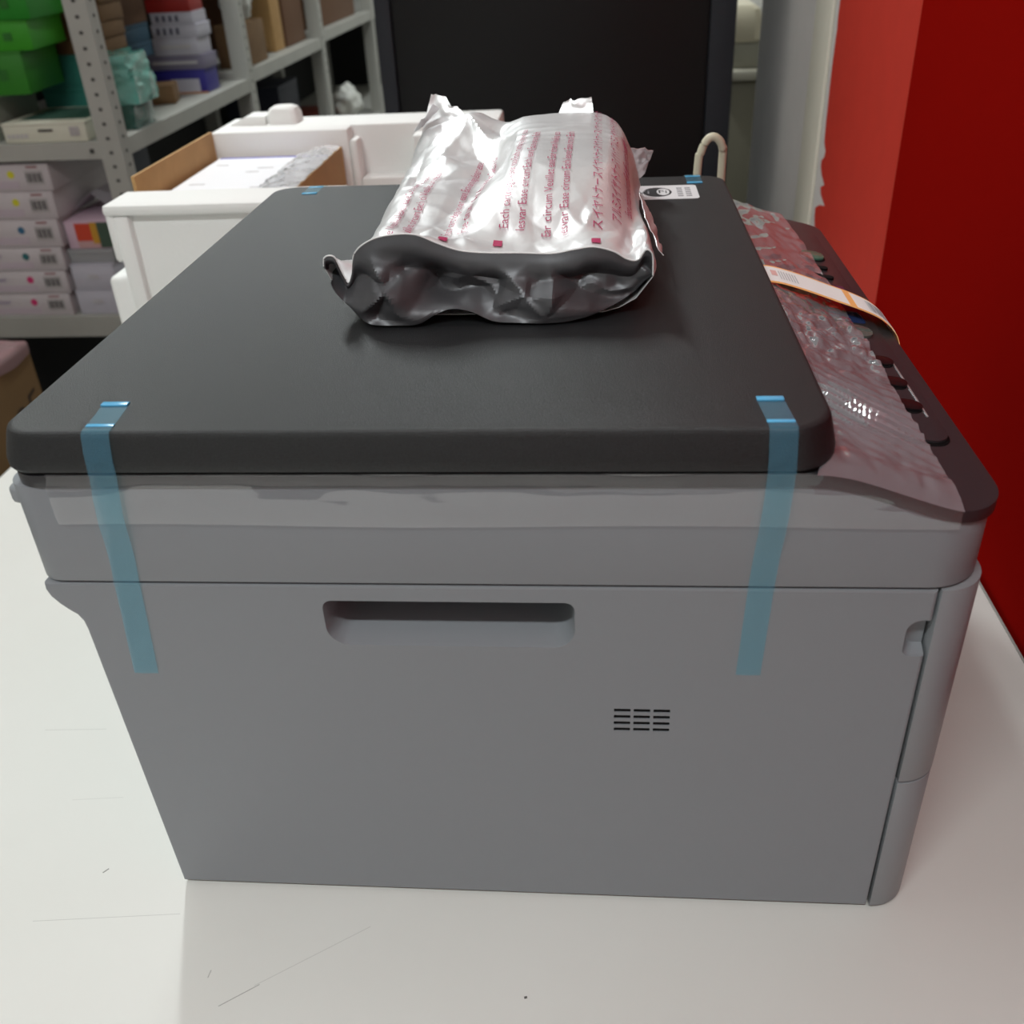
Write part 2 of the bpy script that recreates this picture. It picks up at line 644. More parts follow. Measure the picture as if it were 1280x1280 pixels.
for r_ in range(4):
    for k_ in range(3):
        vx0 = 0.2382 + k_ * 0.0086
        vz = 0.1296 - r_ * 0.00375
        VENT.append((vx0, vx0 + 0.0073, vz - 0.0010, vz + 0.0010))
        cutter([ringxz(vx0, vx0 + 0.0073, vz - 0.0010, vz + 0.0010, 0.0004, yy, 2) for yy in (-0.002, 0.006)])
cut(body, cut_list)
for (a_, b_, c_, d_) in VENT:
    box('vent_shade_plate', a_ - 0.0003, b_ + 0.0003, 0.0006, 0.006, c_ - 0.0003, d_ + 0.0003, M_DARK, pr, label='black plate painting the shade inside a ventilation slot')  # black plates put the shade of the slot depth into colour
for fx_ in (0.05, 0.33):
    for fy_ in (0.04, 0.36):
        box('foot', fx_ - 0.012, fx_ + 0.012, fy_ - 0.012, fy_ + 0.012, 0.0, 0.0025, M_DARK, pr, 0.0005)


ZP = [(-0.02, 0.2485), (0.300, 0.2485), (0.312, 0.2484), (0.321, 0.2473), (0.330, 0.2448), (0.346, 0.2390), (0.360, 0.2342), (0.370, 0.2320), (0.390, 0.2302)]


def zprof(x):
    for (a, za), (b, zb) in zip(ZP[:-1], ZP[1:]):
        if x <= b:
            t = min(1, max(0, (x - a) / (b - a)))
            i = ZP.index((a, za))
            m0 = (ZP[min(i + 1, len(ZP) - 1)][1] - ZP[max(i - 1, 0)][1]) / (ZP[min(i + 1, len(ZP) - 1)][0] - ZP[max(i - 1, 0)][0])
            j = i + 1
            m1 = (ZP[min(j + 1, len(ZP) - 1)][1] - ZP[max(j - 1, 0)][1]) / (ZP[min(j + 1, len(ZP) - 1)][0] - ZP[max(j - 1, 0)][0])
            h = b - a
            return (2 * t ** 3 - 3 * t ** 2 + 1) * za + (t ** 3 - 2 * t ** 2 + t) * h * m0 + (-2 * t ** 3 + 3 * t ** 2) * zb + (t ** 3 - t ** 2) * h * m1
    return ZP[-1][1]


RIM = 0.0053
bm_ = slab(-0.0065, 0.3838, 0.0, W, 0.024, 0.012, lambda x: zprof(x) - RIM - 0.0003, lambda x: 0.1974)
bevel_rims(bm_, 0.0007, 2)
from_bm('scanner_housing', bm_, M_GREY, pr, 30, 'grey scanner band with rounded corners')
bm_ = slab(-0.0035, 0.3862, -0.0007, W + 0.0007, 0.026, 0.014, zprof, lambda x: zprof(x) - RIM)
bevel_rims(bm_, 0.0011, 3)
from_bm('control_panel', bm_, M_PANEL, pr, 30, 'black bezel sloping down to the control panel')
# front covers
bm_ = slab(0.3655, 0.3853, 0.0, W, 0.0195, 0.0, lambda x: 0.1960, lambda x: 0.0898, 6)
bevel(bm_, 0.0009, 2, 0.8)
from_bm('front_cover', bm_, M_GREY2, pr, 30, 'grey front cover')
bm_ = slab(0.3655, 0.3850, 0.0, W, 0.0192, 0.0, lambda x: 0.0884, lambda x: 0.0025, 6)
bevel(bm_, 0.0009, 2, 0.8)
from_bm('paper_tray', bm_, M_GREY2, pr, 30, 'grey paper tray front')
# lid
LX0, LX1, LY0, LY1, LT = -0.0045, 0.3200, -0.0018, 0.3945, 0.2670


def lid_ring(z, i):
    return [(x, y, z) for x, y in rrect(LX0 + i, LX1 - i, LY0 + i, LY1 - i, (0.0125, 0.0170, 0.0150, 0.0150), 10)]


from_bm('scanner_lid', loft([lid_ring(0.2497, 0.0022), lid_ring(0.2502, 0.0008), lid_ring(0.2515, 0.0002), lid_ring(0.2550, 0.0002), lid_ring(0.2600, 0.0012),
                             lid_ring(0.2640, 0.0021), lid_ring(0.2656, 0.0025), lid_ring(0.2664, 0.0029), lid_ring(0.2669, 0.0036), lid_ring(0.2670, 0.0046)]), M_LID, pr, 25,
        'black textured scanner lid')
box('hinge_cap', -0.0135, -0.004, 0.012, 0.034, 0.2275, 0.2365, M_GREY2, pr, 0.0025, 3, 'small grey knob at the rear corner')
# sticker on the lid
stk = from_bm('sticker', loft([[(x, y, z) for x, y in rrect(0.2445, 0.2965, 0.3285, 0.3645, 0.003, 5)] for z in (LT, LT + 0.0002)]), M_WHITE_PLASTIC, pr, None,
              'white sticker with a dark oval logo')


def ellipse(cx, cy, rx, ry, z, n=28):
    return [(cx + rx * math.cos(k / n * 2 * PI), cy + ry * math.sin(k / n * 2 * PI), z) for k in range(n)]


from_bm('oval_mark', loft([ellipse(0.2700, 0.3465, 0.0095, 0.0120, LT + z) for z in (0.0002, 0.0003)]), M_INK, stk)
from_bm('oval_mark', loft([ellipse(0.2738, 0.3465, 0.0042, 0.0085, LT + z) for z in (0.0003, 0.0004)]), M_WHITE_PLASTIC, stk)


def flat_text(name, s, size, place, material, parent):
    vs, fs = text_mesh(s, size)
    return obj(name, [place(x, y) for x, y in vs], fs, material, parent)


flat_text('lettering', 'Wi', 0.014, lambda x, y: (0.2512 + x * 0.8, 0.3420 + y, LT + 0.0005), M_GREYINK, stk)
flat_text('lettering', 'Fi', 0.012, lambda x, y: (0.2702 + x * 0.8, 0.3425 + y, LT + 0.0005), M_INK, stk)
for k_ in range(2):
    for j_ in range(5):
        box('print_line', 0.2830 + k_ * 0.0055, 0.2866 + k_ * 0.0055, 0.3345 + j_ * 0.005, 0.3372 + j_ * 0.005, LT + 0.0002, LT + 0.0003, M_GREYINK, stk)


# control plate, keys
def on_panel(x, y, h=0.0):
    return (x, y, zprof(x) + h)


def panel_pad(name, x0, x1, y0, y1, r, h0, h1, material, parent, label=None, inset=0.0006):
    """low pad lying on the sloped panel; the outline is filled in strips so it follows the slope"""
    def ins(x):
        d = min(x - x0, x1 - x)
        return r - math.sqrt(max(0, r * r - (r - d) ** 2)) if d < r else 0.0
    xs = sorted({round(x0 + r * (1 - math.cos(k / 8 * PI / 2)), 6) for k in range(9)} | {round(x1 - r * (1 - math.cos(k / 8 * PI / 2)), 6) for k in range(9)} |
                {round(x0 + r + (x1 - x0 - 2 * r) * k / 6, 6) for k in range(7)})
    bm = bmesh.new()
    cols = []
    for x in xs:
        i = ins(x)
        cols.append([bm.verts.new(p) for p in (on_panel(x, y0 + i, h0), on_panel(x, y1 - i, h0), on_panel(x, y1 - i, h1), on_panel(x, y0 + i, h1))])
    for a, b in zip(cols[:-1], cols[1:]):
        for k in range(4):
            bm.faces.new((a[k], a[(k + 1) % 4], b[(k + 1) % 4], b[k]))
    bm.faces.new(cols[0][::-1])
    bm.faces.new(cols[-1])
    bmesh.ops.remove_doubles(bm, verts=bm.verts, dist=1e-6)
    bmesh.ops.recalc_face_normals(bm, faces=bm.faces)
    bevel_rims(bm, inset, 2)
    return from_bm(name, bm, material, parent, 30, label)


panel_pad('key_plate_shade', 0.3285, 0.3795, 0.0525, 0.3650, 0.009, -0.0005, 0.0004, M_DARK, pr, 'black rim painting the shade around the key plate', 0.0001)  # flat black rim paints the shadow line round the raised plate
plate = panel_pad('key_plate', 0.3290, 0.3790, 0.0545, 0.3645, 0.009, -0.0005, 0.0016, M_PANEL, pr, 'black key plate with a rounded corner')
for ky_ in (0.0865, 0.1115, 0.1365):
    panel_pad('key_shade', 0.3600, 0.3745, ky_ - 0.0068, ky_ + 0.0062, 0.0060, 0.0008, 0.0019, M_DARK, plate, 'painted black shade round a key', 0.0001)  # black pad paints the crescent shadow beside the key
    panel_pad('key', 0.3612, 0.3750, ky_ - 0.0045, ky_ + 0.0058, 0.0049, 0.0010, 0.0029, M_BTN, plate, 'black oval key')
panel_pad('accent_line', 0.3745, 0.3752, 0.0775, 0.1385, 0.0002, 0.0012, 0.0020, M_SILVER, plate, 'thin silver line beside the keys', 0.0001)
panel_pad('start_key_well', 0.3585, 0.3745, 0.2960, 0.3150, 0.0070, 0.0008, 0.0019, M_DARK, plate, None, 0.0001)
panel_pad('start_key', 0.3605, 0.3740, 0.2985, 0.3145, 0.0060, 0.0010, 0.0030, M_GREEN_LED, plate, 'green tinted key')
for ky_ in (0.2610, 0.2790):
    panel_pad('long_key', 0.3560, 0.3720, ky_, ky_ + 0.0060, 0.0028, 0.0010, 0.0028, M_DARK, plate, 'long black key')
panel_pad('display', 0.3560, 0.3745, 0.1900, 0.2500, 0.0020, 0.0010, 0.0020, M_LCD, plate, 'small blue display')
panel_pad('dial', 0.3580, 0.3740, 0.1680, 0.1840, 0.0070, 0.0010, 0.0028, mat('dial_glass', rgb(90, 96, 92), 0.12), plate, 'glossy round key')

# ================================================================== TAPES AND FILM ON THE PRINTER
M_TAPE = film_mat('blue_translucent_tape', (0.80, 0.99, 1.0, 1), (0.18, 0.52, 0.78, 1), 0.17, 0.02, 0.25, 0.5)
M_TAPE_END = mat('tape_fold_painted_sheen', rgb(96, 178, 222), 0.25)  # paler blue paints the reflection on the folded tape
M_FILM = film_mat('clear_plastic_film', (0.96, 0.96, 0.97, 1), (0.86, 0.86, 0.88, 1), 0.055, 0.10, 0.035, 0.9)
M_FILM2 = film_mat('creased_clear_film', (0.95, 0.95, 0.96, 1), (0.80, 0.83, 0.90, 1), 0.22, 0.20, 0.05, 0.8)


def tape_path(side):
    """profile (y, z) of a strip going from the lid top over the edge and down the side; side = near or far"""
    near = [(0.0265, 0.2672), (0.016, 0.26725), (0.0085, 0.2673), (0.0045, 0.2674), (0.0018, 0.26735), (0.0005, 0.2668), (-0.0005, 0.2650), (-0.0013, 0.2615), (-0.0023, 0.2570),
            (-0.0028, 0.2515), (-0.0030, 0.2460), (-0.0034, 0.2400), (-0.0034, 0.2330), (-0.0028, 0.2250), (-0.0012, 0.2150),
            (-0.0007, 0.2050), (-0.0007, 0.1960), (-0.0006, 0.1800), (-0.0006, 0.1600), (-0.0006, 0.1440)]
    if side == 'near':
        return near
    return [(LY1 - y if y > -0.0005 else W - y, z) for y, z in near]


def tape(label, cxs, width, side, zend):
    t = thing('packing_tape', label, 'tape', (cxs(0.267), 0.0 if side == 'near' else 0.39, 0.267), 'blue tape strips on the printer')
    P = catmull(tape_path(side), 70)
    P = [p for p in P if p[1] >= zend]
    g = []
    for i, (y, z) in enumerate(P):
        c = cxs(z if y < 0.004 or side == 'far' else 0.267 + max(0, y))
        wv = 0.00025 * math.sin(i * 0.9) * (1 if z < 0.26 else 0)
        s = -1 if side == 'near' else 1
        g.append([(c + (k / 6 - 0.5) * width, y + s * abs(wv) * (1 + math.sin(k * 1.3 + i)) * 0.5, z) for k in range(7)])
    sheet('tape_strip', g, M_TAPE, t, 0.0)
    s = 1 if side == 'near' else -1
    yb = 0.0265 if side == 'near' else LY1 - 0.0265
    c = cxs(0.267 + 0.0265)
    box('folded_end', c - width / 2, c + width / 2, min(yb, yb - s * 0.0032), max(yb, yb - s * 0.0032), 0.2671, 0.2679, M_TAPE_END, t, 0.0002,
        label='folded tape end with its reflection painted pale blue')
    yb = 0.0072 if side == 'near' else LY1 - 0.0072
    c = cxs(0.274)
    box('crease', c - width / 2, c + width / 2, min(yb, yb - s * 0.0022), max(yb, yb - s * 0.0022), 0.2671, 0.2676, M_TAPE_END, t, 0.0002,
        label='tape crease at the lid edge with its reflection painted pale blue')
    return t


def lerp_pts(T):
    def f(z):
        if z >= T[0][0]:
            return T[0][1]
        for (a, va), (b, vb) in zip(T[:-1], T[1:]):
            if z >= b:
                return vb + (va - vb) * (z - b) / (a - b)
        return T[-1][1]
    return f


tape('blue packing tape over the lid edge near the rear corner', lerp_pts([(0.2935, 0.0368), (0.272, 0.0392), (0.262, 0.0392), (0.250, 0.0392), (0.226, 0.0368), (0.197, 0.0340), (0.144, 0.0296)]), 0.0112, 'near', 0.1445)
tape('blue packing tape over the lid edge beside the control panel', lerp_pts([(0.2935, 0.2962), (0.272, 0.2975), (0.25, 0.2980), (0.226, 0.2970), (0.197, 0.2955), (0.149, 0.2940)]), 0.0102, 'near', 0.1492)
tape('short blue tape at the far lid edge beside the polystyrene', lerp_pts([(0.3, 0.0275), (0.15, 0.0275)]), 0.0105, 'far', 0.16)
tape('short blue tape at the far lid edge beside the cable loop', lerp_pts([(0.3, 0.2965), (0.15, 0.2965)]), 0.0105, 'far', 0.16)

film = thing('protective_film', 'clear plastic film stuck round the scanner rim and panel', 'film', (0.19, 0.0, 0.2265))
# strip along the side
g = []
NX, NZ = 150, 14
for j in range(NZ + 1):
    row = []
    for i in range(NX + 1):
        x = 0.0140 + (0.3655 - 0.0140) * i / NX
        t = j / NZ
        zb = 0.2262 + 0.0006 * math.sin(x * 30) - 0.0007 * max(0, (x - 0.1) * 2)
        zt = min(0.2494, zprof(x) + 0.0006) if x > 0.31 else 0.2494
        z = zb + (zt - zb) * t
        y = -0.0014 - 0.0007 * (0.5 + 0.5 * noise.noise(Vector((x * 45, z * 90, 1.0)))) * math.sin(t * PI) - 0.0006 * max(0, noise.noise(Vector((x * 22, 5, z * 160)))) * t
        if t > 0.9 and x <= 0.31:
            y += 0.0004
        xx = x + 0.0012 * noise.noise(Vector((z * 200, 2, 0))) * (1 if i in (0,) else 0)
        row.append((xx - (0.0012 * (1 - t) if i == 0 else 0), y, z))
    g.append(row)
sheet('side_strip', g, M_FILM, film)
# strip over the panel beside the lid
g = []
NX, NY = 64, 340
for j in range(NY + 1):
    v = j / NY
    y = -0.0018 + (0.3965 + 0.0018) * v
    row = []
    xr = 0.3660 - 0.004 * max(0, (v - 0.75) / 0.25) ** 1.5 + 0.0009 * noise.noise(Vector((y * 40, 0, 7)))
    for i in range(NX + 1):
        u = i / NX
        x = 0.3188 + (xr - 0.3188) * u
        if y < 0.02:
            x -= 0.012 * (1 - y / 0.02) * (1 - u) * 0.6
        fold = 0.0
        a = math.exp(-((y - 0.060) / 0.030) ** 2)
        ph = (y + 0.75 * (x - 0.34) + 0.004 * math.sin(u * 4)) * 640 + 1.1 * noise.noise(Vector((x * 30, y * 40, 2)))
        fold += 0.0034 * a * (0.5 + 0.5 * math.sin(ph)) ** 3 * (0.45 + 0.55 * math.sin(u * PI))
        b = math.exp(-((y - 0.150) / 0.045) ** 2)
        fold += 0.0044 * b * abs(noise.noise(Vector((x * 90, y * 75, 3)))) + 0.0022 * b * abs(noise.noise(Vector((x * 220, y * 160, 9))))
        fold += 0.0022 * (1 - 0.7 * a) * abs(noise.noise(Vector((x * 60, y * 38, 11)))) + 0.0006 * (1 - 0.9 * a) * noise.noise(Vector((x * 200, y * 90, 5)))
        fold += 0.0014 * math.exp(-((y - 0.012) / 0.006) ** 2) + 0.0012 * max(0, 1 - abs(y - 0.03) / 0.03) * abs(noise.noise(Vector((x * 120 + y * 60, y * 150 - x * 40, 14))))
        h = 0.0026 + fold
        if y < 0.004:
            h = 0.0006 + (h - 0.0006) * max(0, (y + 0.0018) / 0.0058)
        row.append((x, y, zprof(x) + h))
    g.append(row)
sheet('panel_strip', g, M_FILM2, film)

# orange-edged label bridging the panel
lab = thing('seal_label', 'white seal label with orange borders bridging the control panel', 'label', (0.35, 0.21, 0.24))
CL = [(0.3192, 0.2245, 0.2510), (0.330, 0.2220, 0.2505), (0.345, 0.2175, 0.2470), (0.360, 0.2110, 0.2430), (0.372, 0.2050, 0.2400), (0.381, 0.1990, 0.2368),
      (0.3868, 0.1920, 0.2320), (0.3885, 0.1850, 0.2260), (0.3882, 0.1780, 0.2190)]
HW = [0.0155, 0.0150, 0.0150, 0.0145, 0.0140, 0.0135, 0.0130, 0.0125, 0.0125]
C = catmull([a + (b,) for a, b in zip(CL, HW)], 48)


def label_pt(s, v, h=0.0):
    """s 0..1 along, v -1..1 across"""
    t = s * 47
    i = min(int(t), 46)
    f = t - i
    p = [C[i][k] + (C[i + 1][k] - C[i][k]) * f for k in range(4)]
    d = Vector((C[i + 1][0] - C[i][0], 0, C[i + 1][2] - C[i][2])).normalized()
    n = Vector((-d.z, 0, d.x))
    if n.z < 0 and n.x < 0:
        n = -n
    q = Vector((p[0], p[1] + v * p[3], p[2])) + h * n
    return q


band = sheet('label_band', [[label_pt(i / 60, v) for v in (-1, -0.5, 0, 0.5, 1)] for i in range(61)], mat('orange_label_border', rgb(244, 176, 108), 0.5), lab, 0.0003)
sheet('white_face', [[label_pt(0.035 + 0.40 * i / 40, v, 0.0003) for v in (-0.84, -0.4, 0, 0.4, 0.84)] for i in range(41)], mat('label_white', rgb(238, 232, 230), 0.5), band, 0.0001)
sheet('white_face', [[label_pt(0.475 + 0.50 * i / 40, v, 0.0003) for v in (-0.84, -0.4, 0, 0.4, 0.84)] for i in range(41)], mat('label_white', (0, 0, 0, 1)), band, 0.0001)
M_PALEINK = mat('pale_grey_print', rgb(190, 186, 188), 0.6)
for k_ in range(7):
    s0 = 0.14 + 0.012 * k_
    sheet('print_bar', [[label_pt(s0 + q, v, 0.0006) for v in (-0.5, 0.0, 0.45)] for q in (0, 0.006)], M_PALEINK, band)
for k_ in range(10):
    s0 = 0.56 + 0.013 * k_
    sheet('barcode_bar', [[label_pt(s0 + q, v, 0.0006) for v in (-0.6, 0.0, 0.55)] for q in (0, 0.004 + 0.003 * (k_ % 3))], M_GREYINK, band)
M_PINKINK = mat('pink_print', rgb(222, 170, 165), 0.6)
for s0, v0 in ((0.10, 0.1), (0.75, -0.2), (0.80, 0.2)):
    sheet('print_patch', [[label_pt(s0 + q, v0 + v, 0.0006) for v in (-0.3, 0.3)] for q in (0, 0.03)], M_PINKINK, band)

# ================================================================== FOIL BAG
def foil(name, col, rough, bscale, bstr, metal=1.0):
    m = mat(name, col, rough, metal)
    nt = m.node_tree
    b = nt.nodes['Principled BSDF']
    tc = nt.nodes.new('ShaderNodeTexCoord')
    mp = nt.nodes.new('ShaderNodeMapping')
    mp.inputs['Scale'].default_value = (1.0, 0.6, 1.0)
    nt.links.new(tc.outputs['Object'], mp.inputs[0])
    n = nt.nodes.new('ShaderNodeTexNoise')
    n.inputs['Scale'].default_value = bscale
    n.inputs['Detail'].default_value = 5
    n.inputs['Distortion'].default_value = 0.6
    nt.links.new(mp.outputs[0], n.inputs['Vector'])
    v = nt.nodes.new('ShaderNodeTexVoronoi')
    v.feature = 'F1'
    v.inputs['Scale'].default_value = bscale * 0.7
    nt.links.new(mp.outputs[0], v.inputs['Vector'])
    ad = nt.nodes.new('ShaderNodeMath')
    nt.links.new(n.outputs[0], ad.inputs[0])
    nt.links.new(v.outputs['Distance'], ad.inputs[1])
    bp = nt.nodes.new('ShaderNodeBump')
    bp.inputs['Strength'].default_value = bstr
    bp.inputs['Distance'].default_value = 0.004
    nt.links.new(ad.outputs[0], bp.inputs['Height'])
    nt.links.new(bp.outputs[0], b.inputs['Normal'])
    return m


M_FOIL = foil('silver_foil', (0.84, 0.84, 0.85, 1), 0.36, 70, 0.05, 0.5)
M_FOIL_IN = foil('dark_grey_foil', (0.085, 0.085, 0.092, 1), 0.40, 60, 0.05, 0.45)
bag = thing('foil_bag', 'crumpled silver foil pouch with magenta print lying on the lid', 'foil bag', (0.19, 0.22, 0.267))
LIP = [(0.1035, 0.2925), (0.1045, 0.2968), (0.1090, 0.2968), (0.1115, 0.2900), (0.1140, 0.2845), (0.1165, 0.2890), (0.1190, 0.2985), (0.1270, 0.3042), (0.1370, 0.3064),
       (0.1480, 0.3062), (0.1580, 0.3020), (0.1680, 0.2985), (0.1800, 0.2972), (0.1950, 0.2968), (0.2100, 0.2962), (0.2200, 0.2978), (0.2290, 0.2988),
       (0.2380, 0.2965), (0.2440, 0.2930), (0.2490, 0.2925), (0.2525, 0.2970), (0.2555, 0.2945), (0.2560, 0.2850)]
S16 = [(0.112, 0.2830), (0.1150, 0.2890), (0.1200, 0.2985), (0.130, 0.3035), (0.146, 0.3030), (0.160, 0.3000), (0.172, 0.3070), (0.190, 0.3105), (0.212, 0.3105), (0.230, 0.3095),
       (0.241, 0.3060), (0.248, 0.2990), (0.254, 0.2960), (0.2580, 0.2830)]
S14 = [(0.108, 0.2850), (0.112, 0.2885), (0.1175, 0.2945), (0.128, 0.3010), (0.146, 0.3015), (0.160, 0.2985), (0.175, 0.3010), (0.193, 0.3020), (0.212, 0.3015), (0.230, 0.3020),
       (0.241, 0.2985), (0.247, 0.2930), (0.254, 0.2975), (0.2585, 0.2830)]
S20 = [(0.111, 0.2810), (0.1150, 0.2930), (0.1230, 0.3050), (0.135, 0.3090), (0.150, 0.3080), (0.166, 0.3045), (0.177, 0.3130), (0.193, 0.3200), (0.215, 0.3205), (0.233, 0.3195),
       (0.2425, 0.3140), (0.248, 0.3030), (0.253, 0.2930), (0.2565, 0.2790)]
S25 = [(0.110, 0.2810), (0.1145, 0.2950), (0.1230, 0.3070), (0.136, 0.3125), (0.152, 0.3120), (0.167, 0.3080), (0.178, 0.3160), (0.192, 0.3215), (0.215, 0.3220), (0.234, 0.3210),
       (0.2435, 0.3165), (0.249, 0.3060), (0.252, 0.2930), (0.2550, 0.2790)]
S30 = [(0.110, 0.2830), (0.1150, 0.3000), (0.1240, 0.3110), (0.137, 0.3165), (0.154, 0.3165), (0.169, 0.3150), (0.180, 0.3190), (0.193, 0.3220), (0.215, 0.3225), (0.234, 0.3215),
       (0.2435, 0.3180), (0.249, 0.3080), (0.253, 0.2950), (0.2560, 0.2790)]
S33 = [(0.108, 0.2850), (0.1140, 0.3050), (0.1230, 0.3185), (0.137, 0.3205), (0.154, 0.3200), (0.169, 0.3190), (0.180, 0.3195), (0.195, 0.3200), (0.212, 0.3210), (0.229, 0.3205),
       (0.2400, 0.3160), (0.247, 0.3080), (0.253, 0.2980), (0.2580, 0.2800)]
S345 = [(0.114, 0.2800), (0.1180, 0.2950), (0.1260, 0.3030), (0.139, 0.3050), (0.154, 0.3050), (0.169, 0.3050), (0.180, 0.3050), (0.195, 0.3040), (0.212, 0.3050), (0.229, 0.3040),
        (0.2400, 0.3000), (0.247, 0.2950), (0.251, 0.2880), (0.2550, 0.2780)]
NU = 190
secs = []
for y, s in ((0.1195, LIP), (0.142, S14), (0.162, S16), (0.200, S20), (0.250, S25), (0.300, S30), (0.332, S33), (0.349, S345)):
    # resample evenly in x so that the sections line up
    fine = catmull(s, 600)
    L = [0.0]
    for a, b in zip(fine[:-1], fine[1:]):
        L.append(L[-1] + math.hypot(b[0] - a[0], b[1] - a[1]))
    row = []
    k = 0
    for i in range(NU):
        d = L[-1] * i / (NU - 1)
        while k < len(L) - 2 and L[k + 1] < d:
            k += 1
        f = (d - L[k]) / max(1e-9, L[k + 1] - L[k])
        row.append((fine[k][0] + (fine[k + 1][0] - fine[k][0]) * f, y, fine[k][1] + (fine[k + 1][1] - fine[k][1]) * f))
    secs.append(row)
NT = 200
cols = [catmull([s[i] for s in secs], NT) for i in range(NU)]


def facet(u, v, seed):
    """random heights on a jittered lattice joined by flat triangles: sharp creases between flat facets"""
    u += 0.55 * noise.noise(Vector((u * 0.7, v * 0.7, seed)))
    v += 0.55 * noise.noise(Vector((u * 0.7, v * 0.7, seed + 50)))
    i, j = math.floor(u), math.floor(v)
    f, g = u - i, v - j

    def h(a, b):
        return noise.cell(Vector((a + 0.5, b + 0.5, seed + 0.5)))
    if (i + j) % 2:
        if f + g < 1:
            return h(i, j) + f * (h(i + 1, j) - h(i, j)) + g * (h(i, j + 1) - h(i, j))
        return h(i + 1, j + 1) + (1 - f) * (h(i, j + 1) - h(i + 1, j + 1)) + (1 - g) * (h(i + 1, j) - h(i + 1, j + 1))
    if f > g:
        return h(i, j) + f * (h(i + 1, j) - h(i, j)) + g * (h(i + 1, j + 1) - h(i + 1, j))
    return h(i, j) + g * (h(i, j + 1) - h(i, j)) + f * (h(i + 1, j + 1) - h(i, j + 1))


def crumple(p, s, amp, seed):
    """creased facets: differences of the two nearest cell distances give ridges"""
    q = Vector((p[0] * s, p[1] * s * 0.75, p[2] * s)) + Vector((seed, seed * 2, -seed))
    q += 0.35 * Vector((noise.noise(q * 1.3), noise.noise(q * 1.3 + Vector((9, 0, 0))), 0))
    d = noise.voronoi(q)[0]
    return amp * (d[0] - 0.45) * 1.6


grid = []
for j in range(NT):
    t = j / (NT - 1)
    row = []
    for i in range(NU):
        p = Vector(cols[i][j])
        edge = min(1.0, t / 0.05)
        du = 0.0022 * (facet(p.x * 46, p.y * 34, 3) - 0.5) + 0.0008 * (facet(p.x * 120, p.y * 90, 8) - 0.5)
        # taut creases across the raised half, loose folds on the lower half
        if 0.176 < p.x < 0.244:
            wgt = min(1, (p.x - 0.176) / 0.008, (0.244 - p.x) / 0.008)
            flat_ = min(1, max(0, (p.y - 0.155) / 0.02))
            du *= 1 - 0.8 * wgt * flat_
            tau = max(0.0, 1 - abs(p.y - 0.268) / 0.042)
            du += 0.00055 * wgt * tau * (0.5 + 0.5 * math.sin(p.y * 480 + 2.5 * noise.noise(Vector((p.x * 50, p.y * 20, 0))) + p.x * 60)) ** 2
        if 0.116 < p.x < 0.184 and p.y > 0.20:
            wgt = min(1, (p.x - 0.116) / 0.01, (0.184 - p.x) / 0.01) * min(1, (p.y - 0.20) / 0.04)
            du += wgt * 0.0075 * (facet((p.x + 0.4 * p.y) * 40, (p.y - 0.3 * p.x) * 26, 21) - 0.35)
        row.append((p.x, p.y, p.z + du * edge))
    grid.append(row)
bag_shell = sheet('foil_shell', grid, M_FOIL, bag, 0.0004, 'silver foil upper side', 16)
BVH = BVHTree.FromPolygons([Vector(p) for r in grid for p in r], [(i * NU + j, i * NU + j + 1, (i + 1) * NU + j + 1, (i + 1) * NU + j) for i in range(NT - 1) for j in range(NU - 1)])
# underside
under = []
for j in range(0, NT, 3):
    a, b = grid[j][0], grid[j][-1]
    row = [a]
    for k in range(1, 20):
        f = k / 20
        x = a[0] + (b[0] - a[0]) * f
        lift = 0.2683 + (0.012 * (1 - math.sin(min(1, min(f, 1 - f) / 0.16) * PI / 2)))
        row.append((x, a[1], lift + 0.0004 * abs(noise.noise(Vector((x * 60, a[1] * 60, 0))))))
    row.append(b)
    under.append(row)
sheet('foil_underside', under, M_FOIL, bag, 0.0003)
# rear closure
last = grid[-1]
rear = []
for k in range(8):
    f = k / 7
    rear.append([(p[0], p[1] + 0.006 * math.sin(f * PI / 2), p[2] + (0.2685 - p[2]) * f) for p in last[::3]])
sheet('rear_end', rear, M_FOIL, bag, 0.0003)
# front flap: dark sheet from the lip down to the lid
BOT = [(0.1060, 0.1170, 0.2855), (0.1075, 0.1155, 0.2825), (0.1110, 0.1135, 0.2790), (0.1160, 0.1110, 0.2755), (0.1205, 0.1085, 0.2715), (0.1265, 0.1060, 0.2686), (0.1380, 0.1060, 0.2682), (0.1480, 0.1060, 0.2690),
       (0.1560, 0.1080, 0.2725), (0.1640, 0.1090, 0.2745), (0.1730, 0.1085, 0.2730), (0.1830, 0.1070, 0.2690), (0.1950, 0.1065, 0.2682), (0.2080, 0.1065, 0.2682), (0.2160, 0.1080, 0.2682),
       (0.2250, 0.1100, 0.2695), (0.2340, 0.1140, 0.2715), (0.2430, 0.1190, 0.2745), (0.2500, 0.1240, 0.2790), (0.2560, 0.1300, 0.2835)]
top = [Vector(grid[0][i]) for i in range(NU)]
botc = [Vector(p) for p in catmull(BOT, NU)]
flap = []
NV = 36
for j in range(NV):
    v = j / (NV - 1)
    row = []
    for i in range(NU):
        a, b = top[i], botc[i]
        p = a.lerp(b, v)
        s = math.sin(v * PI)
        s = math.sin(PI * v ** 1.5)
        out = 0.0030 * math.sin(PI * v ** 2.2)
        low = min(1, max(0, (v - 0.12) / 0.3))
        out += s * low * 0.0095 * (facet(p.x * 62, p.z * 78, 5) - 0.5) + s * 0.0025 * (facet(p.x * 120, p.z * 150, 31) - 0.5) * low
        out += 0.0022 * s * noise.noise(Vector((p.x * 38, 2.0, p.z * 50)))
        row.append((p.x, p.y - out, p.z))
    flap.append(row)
sheet('front_flap', flap, M_FOIL_IN, bag, 0.0004, 'dark grey crumpled front end of the pouch', 14)
